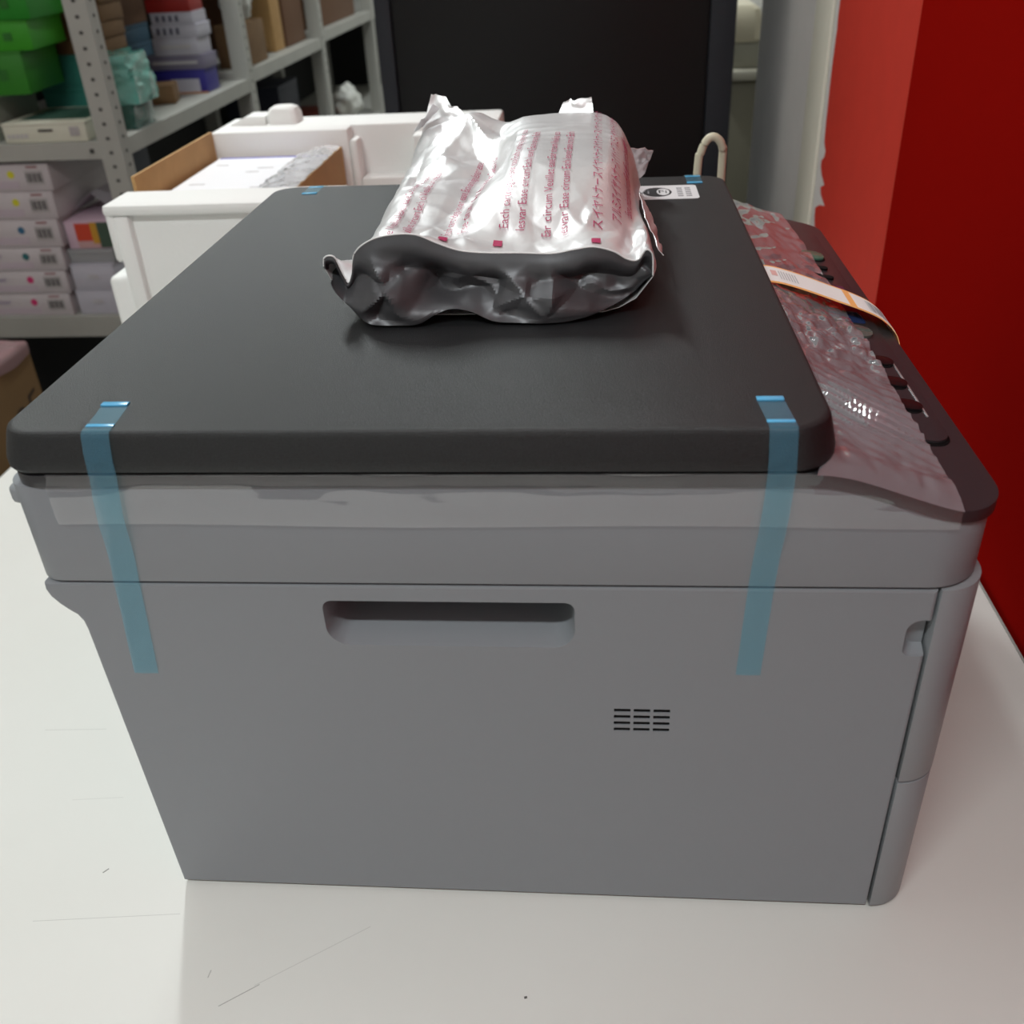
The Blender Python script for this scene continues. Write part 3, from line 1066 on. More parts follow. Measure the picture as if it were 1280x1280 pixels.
tube('lip_edge', [p + Vector((0, -0.0002, 0.0002)) for p in top], 0.00045, mat('white_foil_edge', rgb(235, 235, 235), 0.4), bag, 6, label='thin white cut edge')
# small folded ears


def ear(name, pts, label, seed):
    a, b, c, d = (Vector(p) for p in pts)
    g = []
    for i in range(13):
        r = []
        for j in range(13):
            u, v = i / 12, j / 12
            p = a.lerp(b, u).lerp(d.lerp(c, u), v)
            k = crumple(p, 150, 0.003, seed) * (0.3 + 0.7 * v)
            r.append(p + Vector((0.3 * k, k, k)))
        g.append(r)
    return sheet(name, g, M_FOIL, bag, 0.0004, label, 40)


ear('rear_corner_fold', [(0.1155, 0.338, 0.306), (0.150, 0.338, 0.316), (0.139, 0.345, 0.3265), (0.124, 0.345, 0.3325)], 'foil corner standing up at the rear', 2)
ear('rear_corner_fold', [(0.118, 0.338, 0.315), (0.130, 0.338, 0.326), (0.127, 0.326, 0.3285), (0.113, 0.326, 0.3135)], 'foil corner bent forward at the rear', 7)
ear('rear_top_fold', [(0.205, 0.336, 0.318), (0.228, 0.336, 0.318), (0.226, 0.340, 0.3275), (0.209, 0.340, 0.3265)], 'foil fold standing up at the rear', 4)
ear('side_fold', [(0.249, 0.325, 0.300), (0.252, 0.345, 0.276), (0.261, 0.345, 0.279), (0.266, 0.340, 0.295)], 'pointed foil fold at the side', 9)
ear('side_fold', [(0.2545, 0.175, 0.297), (0.253, 0.215, 0.299), (0.261, 0.232, 0.281), (0.2635, 0.165, 0.279)], 'curved foil side seam', 13)

M_MAG = mat('magenta_ink', rgb(178, 40, 92), 0.45)
M_MAG_L = mat('pale_magenta_ink', rgb(176, 66, 106), 0.45)


def drape(name, polys, material, h=0.0010):
    """lay flat (x, y) polygons on the bag surface"""
    vs, fs = [], []
    for pv, pf in polys:
        o = len(vs)
        ok = True
        tmp = []
        for (x, y) in pv:
            hit = BVH.ray_cast(Vector((x, y, 0.5)), Vector((0, 0, -1)))
            if hit[0] is None:
                ok = False
                break
            tmp.append((x, y, hit[0].z + h))
        if ok:
            vs += tmp
            fs += [tuple(i + o for i in f) for f in pf]
    if fs:
        return obj(name, vs, fs, material, bag)


def text_column(x0, y0, dx, s, size, material, y_end):
    """a line of lettering running away from the camera, leaning with slope dx"""
    vs, fs = text_mesh(s + ' ' + s, size)
    # lettering along +y; its up direction points to -x
    comps = []
    pv = []
    for (a, b) in vs:
        pv.append((x0 - b + dx * a, y0 + a))
    keep = [f for f in fs if all(pv[i][1] < y_end for i in f)]
    used = sorted({i for f in keep for i in f})
    mp = {i: k for k, i in enumerate(used)}
    drape('printed_line', [([pv[i] for i in used], [[mp[i] for i in f] for f in keep])], material)


T1, T2, T3, T4 = 'Each cartridge lesvar ease', 'Ease circum lesvar Each ci', 'Ear circum Veuillez ease', 'lesvar Ease circum Each'
for (cx, y0, sx, s, sz, y1) in ((0.1330, 0.135, 0.02, 'Ce Veuillez lesvar ease', 0.0062, 0.30), (0.1410, 0.135, 0.02, 'Veuillez circum Each ci', 0.0062, 0.31),
                                (0.1600, 0.142, 0.03, T1, 0.0062, 0.32), (0.1680, 0.142, 0.03, T2, 0.0062, 0.31),
                                (0.1880, 0.144, 0.02, T1, 0.0062, 0.325), (0.1960, 0.142, 0.02, T4, 0.0062, 0.325),
                                (0.2085, 0.138, 0.01, T3, 0.0062, 0.26), (0.2165, 0.138, 0.01, T4, 0.0062, 0.325),
                                (0.2330, 0.142, 0.0, '\u30b9\u30a4\u30e4\u30c8\u30ca\u30fc\u30b9\u30a4\u30e4\u30c8\u30ca\u30fc\u30b9\u30a4\u30e4\u30c8\u30ca\u30fc', 0.0062, 0.328), (0.2420, 0.150, 0.0, '\u30a2\u30eb\u30df\u30b9\u30a4\u30e4\u30c8\u30ca\u30fc\u30b9\u30a4\u30e4\u30c8\u30ca', 0.0058, 0.325),
                                (0.2475, 0.165, 0.0, 'Ease circum lesvar Each ci', 0.0050, 0.325)):
    text_column(cx, y0, sx, s, sz, M_MAG_L, y1)
for (cx, cy) in ((0.1592, 0.1270), (0.1842, 0.1315), (0.2300, 0.1290)):
    n = 5
    pv = [(cx + (i / n - 0.5) * 0.0042, cy + (j / n - 0.5) * 0.0060) for j in range(n + 1) for i in range(n + 1)]
    pf = [(j * (n + 1) + i, j * (n + 1) + i + 1, (j + 1) * (n + 1) + i + 1, (j + 1) * (n + 1) + i) for j in range(n) for i in range(n)]
    drape('printed_square', [(pv, pf)], M_MAG, 0.0007)

# ================================================================== PACKAGING ON THE TABLE BEHIND
# front polystyrene end piece
st = thing('polystyrene_block', 'white polystyrene end block with a stepped side standing behind the printer', 'packaging', (-0.13, 0.63, 0.0))
blk = boxes('block', [(-0.2400, -0.0150, 0.618, 0.660, 0.0, 0.1960), (-0.2500, -0.0150, 0.600, 0.618, 0.0, 0.0800), (-0.2420, -0.2250, 0.600, 0.618, 0.080, 0.1960),
                      (-0.2500, -0.0150, 0.600, 0.660, 0.1960, 0.2070), (-0.2360, -0.0150, 0.609, 0.618, 0.080, 0.196)], M_STYRO, st, 0.004)
box('side_tab', -0.2640, -0.2400, 0.604, 0.655, 0.0, 0.1350, M_STYRO, st, 0.006, 3)
box('side_lug', -0.2500, -0.2400, 0.602, 0.658, 0.1500, 0.2000, M_STYRO, st, 0.005, 3)
# accessory carton
ct = thing('accessory_carton', 'open brown cardboard tray of documents between the polystyrene blocks', 'carton', (-0.16, 0.78, 0.0))
box('wall_panel', -0.2430, -0.2390, 0.664, 0.898, 0.0, 0.2200, M_CARD, ct, 0.0008)
box('wall_panel', -0.0840, -0.0800, 0.664, 0.898, 0.0, 0.1985, M_CARD, ct, 0.0008)
box('wall_panel', -0.2390, -0.0840, 0.664, 0.668, 0.0, 0.1900, M_CARD, ct, 0.0008)
box('wall_panel', -0.2390, -0.0840, 0.894, 0.898, 0.0, 0.1800, M_CARD, ct, 0.0008)
box('base_panel', -0.2390, -0.0840, 0.668, 0.894, 0.0, 0.0040, M_CARD, ct)
box('inner_tray', -0.2380, -0.0850, 0.669, 0.893, 0.1700, 0.1800, M_CARD, ct, 0.0008)
# papers
pp = thing('printed_sheet', 'white printed instruction sheets with a blue edge in the cardboard tray', 'documents', (-0.16, 0.78, 0.180))
for k_ in range(4):
    zz = 0.1803 + k_ * 0.0028
    box('sheet', -0.2340 + 0.001 * k_, -0.0900 - 0.001 * k_, 0.672 + 0.0008 * k_, 0.890 - 0.001 * k_, zz, zz + 0.0026, M_PAPER, pp, 0.0004)
zt_ = 0.1803 + 3 * 0.0028 + 0.0026
box('blue_rule', -0.2290, -0.0950, 0.8800, 0.8860, zt_, zt_ + 0.0002, mat('blue_print', rgb(96, 92, 190), 0.6), pp, label='blue printed band')
rn = random.Random(5)
for k_ in range(9):
    xx = -0.222 + rn.random() * 0.105
    yy = 0.69 + k_ * 0.019
    box('print_line', xx, xx + 0.012 + 0.012 * rn.random(), yy, yy + 0.004, zt_, zt_ + 0.0002, M_PALEINK, pp)
# clear bag edge over the papers
cb = thing('plastic_sleeve', 'shiny clear plastic sleeve crumpled along the tray edge', 'plastic sleeve', (-0.1, 0.76, 0.195))
g = []
for i in range(40):
    y = 0.676 + 0.205 * i / 39
    r = []
    for j in range(14):
        u = j / 13
        x = -0.128 + 0.050 * u
        z = 0.1945 + 0.007 * math.sin(u * PI) * (0.6 + 0.6 * noise.noise(Vector((y * 40, u * 3, 2)))) + 0.004 * abs(noise.noise(Vector((x * 160, y * 90, 1)))) + (0.006 * u)
        r.append((x, y, z))
    g.append(r)
sheet('sleeve', g, film_mat('sleeve_film', (0.93, 0.93, 0.95, 1), (0.94, 0.94, 0.97, 1), 0.50, 0.08, 0.08, 1.0), cb)
# rear polystyrene
s2 = thing('polystyrene_block', 'long white polystyrene block with an upright lug behind the cardboard tray', 'packaging', (-0.08, 0.95, 0.0))
boxes('block', [(-0.2450, 0.1100, 0.930, 1.000, 0.0, 0.2180), (-0.2450, -0.0720, 0.902, 0.930, 0.0, 0.2180), (-0.0720, -0.0620, 0.902, 0.930, 0.0, 0.2050),
                (0.0060, 0.1100, 0.902, 0.930, 0.0, 0.2080), (-0.0620, 0.0060, 0.902, 0.930, 0.0, 0.1600)], M_STYRO, s2, 0.004)
from_bm('lug', loft([[(x, y, z) for x, y in rrect(-0.186 + i, -0.146 - i, 0.945 + i, 0.985 - i, 0.008)] for z, i in ((0.216, 0), (0.228, 0.001), (0.235, 0.004), (0.237, 0.008))]),
        M_STYRO, s2, 40, 'upright lug')
from_bm('ridge', loft([[(x, 0.945, z) for x, z in ((-0.236, 0.217), (-0.186, 0.217), (-0.186, 0.2275), (-0.212, 0.2275))],
                       [(x, 0.985, z) for x, z in ((-0.236, 0.217), (-0.186, 0.217), (-0.186, 0.2275), (-0.212, 0.2275))]]), M_STYRO, s2, None, 'sloped ridge')

# cable loop behind the printer
cab = catmull([(0.300, 0.470, 0.0035), (0.302, 0.450, 0.10), (0.3055, 0.450, 0.2500), (0.3075, 0.450, 0.2700), (0.3125, 0.450, 0.2800), (0.3185, 0.450, 0.2805), (0.3235, 0.452, 0.2730),
               (0.3245, 0.456, 0.2560), (0.326, 0.47, 0.12), (0.33, 0.50, 0.0035)], 90)
tag(tube('power_cable', cab, 0.0030, mat('beige_cable', rgb(214, 208, 184), 0.45), None, 10), 'beige cable bent into a loop behind the printer', 'cable')

# ================================================================== CABINET AND MACHINE BEHIND
M_CAB = mat('slate_cabinet_frame', rgb(36, 38, 44), 0.5, spec=0.3)
M_CABP = mat('black_cabinet_door', rgb(19, 18, 19), 0.45, spec=0.25)
cb2 = thing('black_cabinet', 'tall black cabinet with a slate frame at the far end of the table', 'cabinet', (0.165, 1.5, FLOOR))
boxes('frame', [(-0.107, -0.083, 1.30, 1.70, FLOOR, 0.95), (0.396, 0.434, 1.30, 1.70, FLOOR, 0.95), (-0.083, 0.396, 1.30, 1.70, 0.91, 0.95),
                (-0.083, 0.396, 1.30, 1.70, FLOOR, FLOOR + 0.06), (-0.083, 0.396, 1.68, 1.70, FLOOR + 0.06, 0.91)], M_CAB, cb2, 0.002)
dr = box('door_panel', -0.082, 0.395, 1.306, 1.326, FLOOR + 0.061, 0.909, M_CABP, cb2, 0.001, label='black door panel')
box('handle', 0.352, 0.366, 1.296, 1.306, 0.42, 0.56, M_CAB, dr, 0.003)

M_BEIGE = mat('beige_plastic', rgb(196, 188, 166), 0.5)
M_BEIGE_D = mat('grey_beige_body', rgb(128, 124, 108), 0.55)
bg = thing('beige_machine', 'beige machine with a rounded hood beyond the white wall end', 'machine', (0.58, 2.0, FLOOR))
box('body', 0.46, 0.70, 1.90, 2.20, FLOOR, 0.115, M_BEIGE_D, bg, 0.01, 3, 'grey-beige body')
box('tray', 0.47, 0.68, 1.88, 2.15, 0.115, 0.135, mat('pale_tray', rgb(176, 172, 158), 0.4), bg, 0.004, label='pale tray')
box('clear_guard', 0.475, 0.66, 1.91, 2.12, 0.135, 0.185, mat('smoky_guard', rgb(150, 148, 134), 0.2), bg, 0.004, label='smoky guard')
from_bm('hood', loft([[(x, y, z) for x, y in rrect(0.475 + i, 0.565 - i, 1.90 + i, 2.10 - i, 0.02)] for z, i in ((0.185, 0.004), (0.19, 0.0), (0.225, 0.0), (0.245, 0.006), (0.252, 0.016))]),
        M_BEIGE, bg, 40, 'rounded beige hood')

# ================================================================== SHELVING
sh = thing('shelving_unit', 'long grey slotted steel shelving along the left', 'shelving', (-0.93, 2.85, FLOOR))
PY = [1.600, 2.430, 3.230, 4.080, 4.90]
SX0, SX1 = -1.160, -0.700


def post_mesh():
    """slotted angle post: one flange facing the camera, one facing the aisle"""
    bm = bmesh.new()
    bm_box(bm, -0.044, 0.0, 0.0, 0.003, 0, 2.2)
    bm_box(bm, -0.003, 0.0, 0.003, 0.040, 0, 2.2)
    bmesh.ops.recalc_face_normals(bm, faces=bm.faces)
    return bm


pm = None
for iy, py in enumerate(PY):
    for px in (SX1, SX0 + 0.044):
        if pm is None:
            p_ = from_bm('post', post_mesh(), M_SHELF, sh, None, local=True)
            pm = p_.data
        else:
            p_ = bpy.data.objects.new('post', pm)
            COL.objects.link(p_)
            p_.parent = sh
        p_.location = Vector((px, py, FLOOR)) - sh.location
        if px == SX1 and iy < 3:
            hm = None
            for k_ in range(34 if iy == 0 else 16):
                hz = -0.33 + k_ * 0.0265 if iy == 0 else 0.0 + k_ * 0.0265
                for ax in ((0, 1) if iy == 0 else (1,)):
                    if ax == 0:
                        ctr = Vector((px - 0.022, py - 0.0006, hz))
                        pts = lambda h, r: [(ctr.x + r * math.cos(a / 10 * 2 * PI), ctr.y + h, ctr.z + 0.8 * r * math.sin(a / 10 * 2 * PI)) for a in range(10)]
                    else:
                        ctr = Vector((px + 0.0006, py + 0.021, hz))
                        pts = lambda h, r: [(ctr.x - h, ctr.y + r * math.cos(a / 10 * 2 * PI), ctr.z + 0.8 * r * math.sin(a / 10 * 2 * PI)) for a in range(10)]
                    from_bm('slot_hole', loft([pts(0.0, 0.0042), pts(0.0005, 0.0042)]), M_HOLE, p_)
for (a, b), zt1 in zip(zip(PY[:-1], PY[1:]), (0.088, 0.106, 0.122, 0.122)):
    for zt in (zt1, -0.267, 0.62):
        y0, y1 = a + 0.0035, b - 0.0005
        hgt = 0.032 if zt != -0.267 else 0.046
        boxes('shelf', [(SX0, SX1 - 0.0032, y0, y1, zt - 0.003, zt), (SX0, SX1 - 0.0032, y0, y0 + 0.002, zt - hgt, zt - 0.003), (SX0, SX1 - 0.0032, y1 - 0.002, y1, zt - hgt, zt - 0.003),
                        (SX1 - 0.0052, SX1 - 0.0032, y0 + 0.002, y1 - 0.002, zt - hgt, zt - 0.003), (SX0, SX0 + 0.002, y0 + 0.002, y1 - 0.002, zt - hgt, zt - 0.003)], M_SHELF, sh)
box('bolt', SX1 - 0.066, SX1 - 0.058, 1.600, 1.6035, 0.0675, 0.0755, M_HOLE, sh, 0.001, label='dark bolt head')
box('back_shade_sheet', SX0 - 0.006, SX0 - 0.001, 1.60, 4.94, FLOOR + 0.02, 1.2, mat('shade_black', rgb(16, 16, 17), 0.8), sh, label='added black sheet standing in for the dark behind the shelves')  # added sheet; its black stands in for the shade behind the shelves
box('end_shade_sheet', SX0 - 0.001, SX1 - 0.004, 4.945, 4.95, FLOOR + 0.02, 1.2, MATS['shade_black'], sh, label='added black sheet standing in for the dark at the far shelf end')  # added too, keeps the far bay as dark as its shade


# ---- cartons on the shelves
def carton(name, label, cat, x0, x1, y0, y1, z0, z1, material, group=None, rz=0.0, lid=None, tape_m=None, extra=None):
    cx, cy = (x0 + x1) / 2, (y0 + y1) / 2
    t = thing(name, label, cat, (cx, cy, z0), group, rz)
    hx, hy, h = (x1 - x0) / 2, (y1 - y0) / 2, z1 - z0
    bv = min(0.002, h * 0.12)
    if lid is not None:
        box('box_body', -hx + 0.001, hx - 0.001, -hy + 0.001, hy - 0.001, 0, h - 0.0015, material, t, bv, local=True)
        box('box_lid', -hx, hx, -hy, hy, h - lid, h, material, t, bv, local=True)
    else:
        box('box_body', -hx, hx, -hy, hy, 0, h - 0.0008, material, t, bv, local=True)
        box('top_flap', -hx + 0.001, hx - 0.001, -hy + 0.001, -0.0006, h - 0.0008, h, material, t, local=True)
        box('top_flap', -hx + 0.001, hx - 0.001, 0.0006, hy - 0.001, h - 0.0008, h, material, t, local=True)
    if tape_m is not None:
        box('tape_strip', -hx * 0.98, hx * 0.98, -0.012, 0.012, h, h + 0.0003, tape_m, t, local=True)
    if extra:
        extra(t, hx, hy, h)
    return t


def face_patch(t, name, hx, hy, u0, u1, v0, v1, material, face='front', label=None, th=0.0006):
    """thin print patch on the face towards -y (front) or +x (aisle)"""
    if face == 'front':
        return box(name, u0, u1, -hy - th, -hy, v0, v1, material, t, local=True, label=label)
    return box(name, hx, hx + th, u0, u1, v0, v1, material, t, local=True, label=label)


M_TONER = mat('toner_box_white', rgb(192, 184, 187), 0.55, var=0.03, vscale=25)
M_TONER_P = mat('toner_print_lilac', rgb(186, 172, 182), 0.6)
DOTS = {'yellow': rgb(206, 200, 40), 'cyan': rgb(40, 96, 130), 'teal': rgb(30, 100, 105), 'magenta': rgb(200, 50, 110)}


def toner_extra(dot, ox):
    def f(t, hx, hy, h):
        face_patch(t, 'barcode_label', hx, hy, hx - 0.052, hx - 0.014, h * 0.25, h * 0.75, mat('barcode_paper', rgb(170, 164, 164), 0.6))
        for k in range(7):
            u = hx - 0.050 + k * 0.005
            face_patch(t, 'barcode_bar', hx, hy, u, u + 0.0018 + 0.0012 * (k % 2), h * 0.34, h * 0.66, M_INK, th=0.0010)
        c = mat('toner_dot_' + dot, DOTS[dot], 0.5)
        cu = hx - 0.082 - ox
        from_bm('colour_dot', loft([[(cu + 0.0075 * math.cos(a / 14 * 2 * PI), -hy - d, h * 0.62 + 0.0075 * math.sin(a / 14 * 2 * PI)) for a in range(14)] for d in (0, 0.0006)]),
                c, t, None, dot + ' dot', local=True)
        face_patch(t, 'print_band', hx, hy, -hx + 0.01, hx - 0.07, h * 0.12, h * 0.38, M_TONER_P)
        face_patch(t, 'print_line', hx, hy, hx - 0.046, hx - 0.022, h * 0.84, h * 0.92, mat('maroon_print', rgb(150, 110, 112), 0.6))
        vs, fs = text_mesh('Toner', 0.017)
        obj('lettering', [(-hx + 0.028 + x, -hy - 0.0008, h * 0.55 + y) for x, y in vs], fs, mat('violet_print', rgb(130, 110, 150), 0.6), t, local=True)
    return f


tz = [(-0.2665, -0.218, -0.903), (-0.218, -0.168, -0.896), (-0.168, -0.118, -0.890), (-0.118, -0.060, -0.882), (-0.060, -0.004, -0.875), (-0.004, 0.050, -0.868)]
for (z0, z1, xr), dot, lab_ in zip(tz, ('magenta', 'magenta', 'teal', 'cyan', 'yellow', 'yellow'),
                                   ('white toner box with a magenta dot at the very bottom of its stack', 'white toner box with a magenta dot second from the bottom of its stack',
                                    'white toner box with a teal dot in the middle of its stack', 'white toner box with a blue dot below the yellow ones',
                                    'white toner box with a yellow dot second from the top', 'white toner box with a yellow dot topmost of its stack')):
    carton('toner_box', lab_, 'box', xr - 0.205, xr, 1.612, 1.90, z0, z1 - 0.0004, M_TONER, 'stacked toner boxes', extra=toner_extra(dot, 0.0))

M_WBOX = mat('lilac_white_box', rgb(186, 183, 194), 0.55)


def mark_extra(t, hx, hy, h):
    for k in range(4):
        u = -0.012 + k * 0.006
        face_patch(t, 'print_mark', hx, hy, u, u + 0.004, h * 0.45, h * 0.62, M_PALEINK)


for z0, z1, xr, lab_ in ((-0.2665, -0.213, -0.794, 'small white box at the foot of its pile beside the toner boxes'), (-0.213, -0.158, -0.790, 'small white box resting on another beside the toner boxes')):
    carton('white_box', lab_, 'box', xr - 0.095, xr, 1.615, 1.78, z0, z1 - 0.0004, M_WBOX, 'small white boxes', lid=0.003, extra=mark_extra)
carton('grey_box', 'flat grey box under the colourful picture box', 'box', -0.885, -0.785, 1.625, 1.80, -0.158, -0.1284, mat('grey_box_card', rgb(150, 150, 152), 0.6), lid=0.012)


def picture_extra(t, hx, hy, h):
    face_patch(t, 'picture', hx, hy, -0.026, 0.008, h * 0.3, h * 0.92, mat('picture_red', rgb(196, 62, 36), 0.5))
    face_patch(t, 'picture', hx, hy, 0.008, 0.022, h * 0.2, h * 0.95, mat('picture_yellow', rgb(190, 140, 40), 0.5))
    face_patch(t, 'picture', hx, hy, 0.022, hx - 0.001, h * 0.05, h * 0.95, mat('picture_green', rgb(60, 80, 66), 0.5))
    face_patch(t, 'picture', hx, hy, -0.026, 0.022, h * 0.05, h * 0.3, mat('picture_pink', rgb(190, 150, 150), 0.5), th=0.0004)


carton('picture_box', 'pink box with a red and yellow picture on its front', 'box', -0.878, -0.780, 1.625, 1.83, -0.128, -0.070, mat('pink_box_card', rgb(204, 176, 192), 0.55), lid=0.004, extra=picture_extra)
fl = thing('folded_leaflet', 'pale folded leaflet standing like a roof on the picture box', 'leaflet', (-0.835, 1.74, -0.07))
sheet('leaflet_panel', [[(-0.89 + 0.055 * j / 6, 1.69 + 0.10 * i / 4, -0.0695 + 0.042 * j / 6) for j in range(7)] for i in range(5)], mat('leaflet_paper', rgb(176, 168, 176), 0.7), fl, 0.0008)
sheet('leaflet_panel', [[(-0.835 + 0.05 * j / 6, 1.69 + 0.10 * i / 4, -0.0275 - 0.042 * j / 6) for j in range(7)] for i in range(5)], MATS['leaflet_paper'], fl, 0.0008)


def redblue_extra(t, hx, hy, h):
    face_patch(t, 'red_print', hx, hy, -0.012, 0.02, h * 0.25, h * 0.5, mat('dull_red_print', rgb(120, 40, 44), 0.5))
    face_patch(t, 'pale_print', hx, hy, -0.03, -0.012, h * 0.3, h * 0.75, mat('dull_grey_print', rgb(90, 92, 98), 0.5))


carton('dark_box', 'dark blue box with red print in the shade beside the toner boxes', 'box', -0.955, -0.875, 1.92, 2.10, -0.2665, 0.045, mat('dark_navy_card', rgb(44, 48, 64), 0.55), lid=0.02, extra=redblue_extra)

# upper shelf, first bay
ZS = 0.0885


def lidbox_extra(t, hx, hy, h):
    face_patch(t, 'barcode_label', hx, hy, hx - 0.034, hx - 0.014, h * 0.3, h * 0.75, mat('barcode_paper', rgb(170, 164, 164), 0.6))
    face_patch(t, 'print_line', hx, hy, -0.012, 0.018, h * 0.55, h * 0.66, M_INK)
    for k in range(5):
        face_patch(t, 'icon', hx, hy, -hx + 0.008 + k * 0.009, -hx + 0.014 + k * 0.009, h * 0.25, h * 0.45, M_PALEINK)
    box('top_window', -hx + 0.022, hx - 0.012, -hy + 0.035, hy - 0.02, h, h + 0.0006, mat('dark_green_tray', rgb(58, 92, 80), 0.5), t, local=True, label='dark green opening')


carton('flat_box', 'flat cream box with a barcode lying at the shelf end', 'box', -0.940, -0.768, 1.612, 1.80, ZS, 0.1255, mat('cream_box_card', rgb(206, 204, 188), 0.6), lid=0.006, extra=lidbox_extra)
carton('pale_box', 'pale grey box under the stack of green boxes', 'box', -1.11, -0.967, 1.64, 1.825, ZS, 0.172, mat('pale_grey_card', rgb(150, 156, 146), 0.6), lid=0.02)


def green_extra(t, hx, hy, h):
    face_patch(t, 'emblem', hx, hy, hx - 0.052, hx - 0.036, h * 0.35, h * 0.6, mat('dark_green_print', rgb(24, 100, 14), 0.5))


for z0, z1, xr, mname, cc, rz, lab_ in ((0.1725, 0.2500, -0.884, 'green_card_a', rgb(38, 122, 18), 0.10, 'bright green box at the bottom of the green stack'),
                                        (0.2502, 0.3030, -0.856, 'green_card_b', rgb(46, 146, 8), 0.12, 'bright green box in the middle of the green stack'),
                                        (0.3032, 0.3600, -0.838, 'green_card_c', rgb(14, 128, 14), 0.06, 'deep green box on top of the green stack')):
    carton('green_box', lab_, 'box', xr - 0.17, xr, 1.635, 1.815, z0, z1, mat(mname, cc, 0.5), 'green boxes', rz, lid=0.006, extra=green_extra)

M_TEAL = mat('teal_card', rgb(54, 132, 120), 0.5, var=0.04, vscale=20)
for z0, z1, lab_ in ((ZS, 0.158, 'teal box at the bottom behind the shelf post'), (0.1582, 0.2200, 'teal box under the brown cartons')):
    carton('teal_box', lab_, 'box', -0.965, -0.800, 1.845, 1.97, z0, z1, M_TEAL, 'teal boxes', lid=0.012)
for z0, z1, cc, lab_ in ((0.2202, 0.2480, 0, 'brown carton directly on the teal boxes'), (0.2482, 0.2790, 1, 'brown carton second from the bottom above the teal boxes'),
                         (0.2792, 0.3120, 2, 'brown carton third in the pile above the teal boxes'), (0.3122, 0.3500, 3, 'brown carton topmost above the teal boxes')):
    carton('brown_carton', lab_, 'box', -0.955 + 0.004 * cc, -0.802 + 0.003 * cc, 1.85, 1.96, z0, z1, M_CARD_D, 'flat brown cartons', 0.01 * (cc % 2), tape_m=mat('brown_tape', rgb(150, 116, 76), 0.4))

# teal packet in clear plastic beside the post
pk = thing('wrapped_packet', 'teal packet in shiny clear plastic beside the shelf post', 'packet', (-0.755, 1.74, ZS))
for k_, (x0, x1, z0, z1, tw) in enumerate(((-0.800, -0.692, 0.1365, 0.1880, 0.10), (-0.790, -0.700, 0.1885, 0.2260, -0.06))):
    bm = bmesh.new()
    bm_box(bm, x0 + 0.006, x1 - 0.004, 1.715, 1.820, z0, z1)
    bmesh.ops.subdivide_edges(bm, edges=bm.edges, cuts=7, use_grid_fill=True)
    for v in bm.verts:
        d = crumple(v.co, 60, 0.0055, 3 + k_)
        v.co += Vector((d, d * 0.6, 0.7 * d))
    from_bm('packet', bm, mat('teal_plastic_wrap', rgb(96, 164, 152), 0.14, coat=1.0, var=0.15, vscale=30), pk, 30)
bm = bmesh.new()
bm_box(bm, -0.756, -0.712, 1.72, 1.815, ZS, 0.136)
bmesh.ops.subdivide_edges(bm, edges=bm.edges, cuts=5, use_grid_fill=True)
for v in bm.verts:
    if v.co.z > ZS + 0.002:
        d = crumple(v.co, 50, 0.006, 11)
        v.co += Vector((d, d, 0))
from_bm('packet', bm, mat('dark_teal_plastic', rgb(44, 92, 84), 0.2, coat=1.0), pk, 30)

carton('small_carton', 'small brown carton lying in front of the blue box', 'box', -0.835, -0.765, 2.035, 2.12, ZS, 0.1290, M_CARD_D, rz=0.25, tape_m=MATS['brown_tape'])


def label_extra(t, hx, hy, h):
    face_patch(t, 'paper_label', hx, hy, -0.022, hx - 0.018, h * 0.05, h * 0.62, M_WBOX, label='white label')
    face_patch(t, 'orange_base', hx, hy, -0.02, hx, 0.0, h * 0.06, mat('orange_print', rgb(196, 128, 70), 0.5), th=0.0008)


def dots_extra(t, hx, hy, h):
    for k in range(4):
        u = -hx + 0.014 + k * 0.016
        face_patch(t, 'print_figure', hx, hy, u, u + 0.008, h * 0.25, h * 0.75, mat('slate_print', rgb(86, 84, 100), 0.6))


def line_extra(t, hx, hy, h):
    face_patch(t, 'print_line', hx, hy, -hx + 0.02, hx - 0.02, h * 0.4, h * 0.62, M_PALEINK)


X0_ = -0.862
for z0, z1, xa, xb, m_, ex, nm, lab_ in ((ZS, 0.1420, -0.868, -0.732, mat('royal_blue_card', rgb(42, 34, 128), 0.5), label_extra, 'blue_box', 'royal blue box with a white label at the foot of its stack'),
                                         (0.1422, 0.1740, -0.880, -0.726, mat('lilac_grey_card', rgb(122, 116, 136), 0.55), line_extra, 'lilac_box', 'lilac grey box on the royal blue box'),
                                         (0.1742, 0.2130, -0.850, -0.735, M_WBOX, line_extra, 'white_carton', 'white box without figures on the lilac one'),
                                         (0.2132, 0.2420, -0.846, -0.728, M_WBOX, dots_extra, 'white_carton', 'white box with a row of dark figures, lower of two'),
                                         (0.2422, 0.2680, -0.842, -0.734, M_WBOX, dots_extra, 'white_carton', 'white box with a row of dark figures under the red box'),
                                         (0.2682, 0.3060, -0.848, -0.738, mat('red_card', rgb(150, 26, 20), 0.5), None, 'red_box', 'red box on top of the white boxes')):
    carton(nm, lab_, 'box', xa, xb, 2.20, 2.29, z0, z1, m_, 'stack beside the second post', lid=0.004, extra=ex)
M_SLATE = mat('slate_blue_card', rgb(52, 84, 104), 0.5)
for k_, (z0, z1, lab_) in enumerate(((ZS, 0.150, 'slate blue box at the bottom beside the teal boxes'), (0.1502, 0.196, 'slate blue box second up beside the teal boxes'), (0.1962, 0.240, 'slate blue box topmost beside the teal boxes'))):
    carton('slate_box', lab_, 'box', -1.03, -0.926, 2.14, 2.38, z0, z1, M_SLATE, 'slate blue boxes', lid=0.01)
carton('brown_carton', 'dark brown carton on the slate blue boxes', 'box', -1.03, -0.925, 2.14, 2.38, 0.2402, 0.30, mat('umber_card', rgb(104, 72, 50), 0.7), tape_m=MATS['brown_tape'])

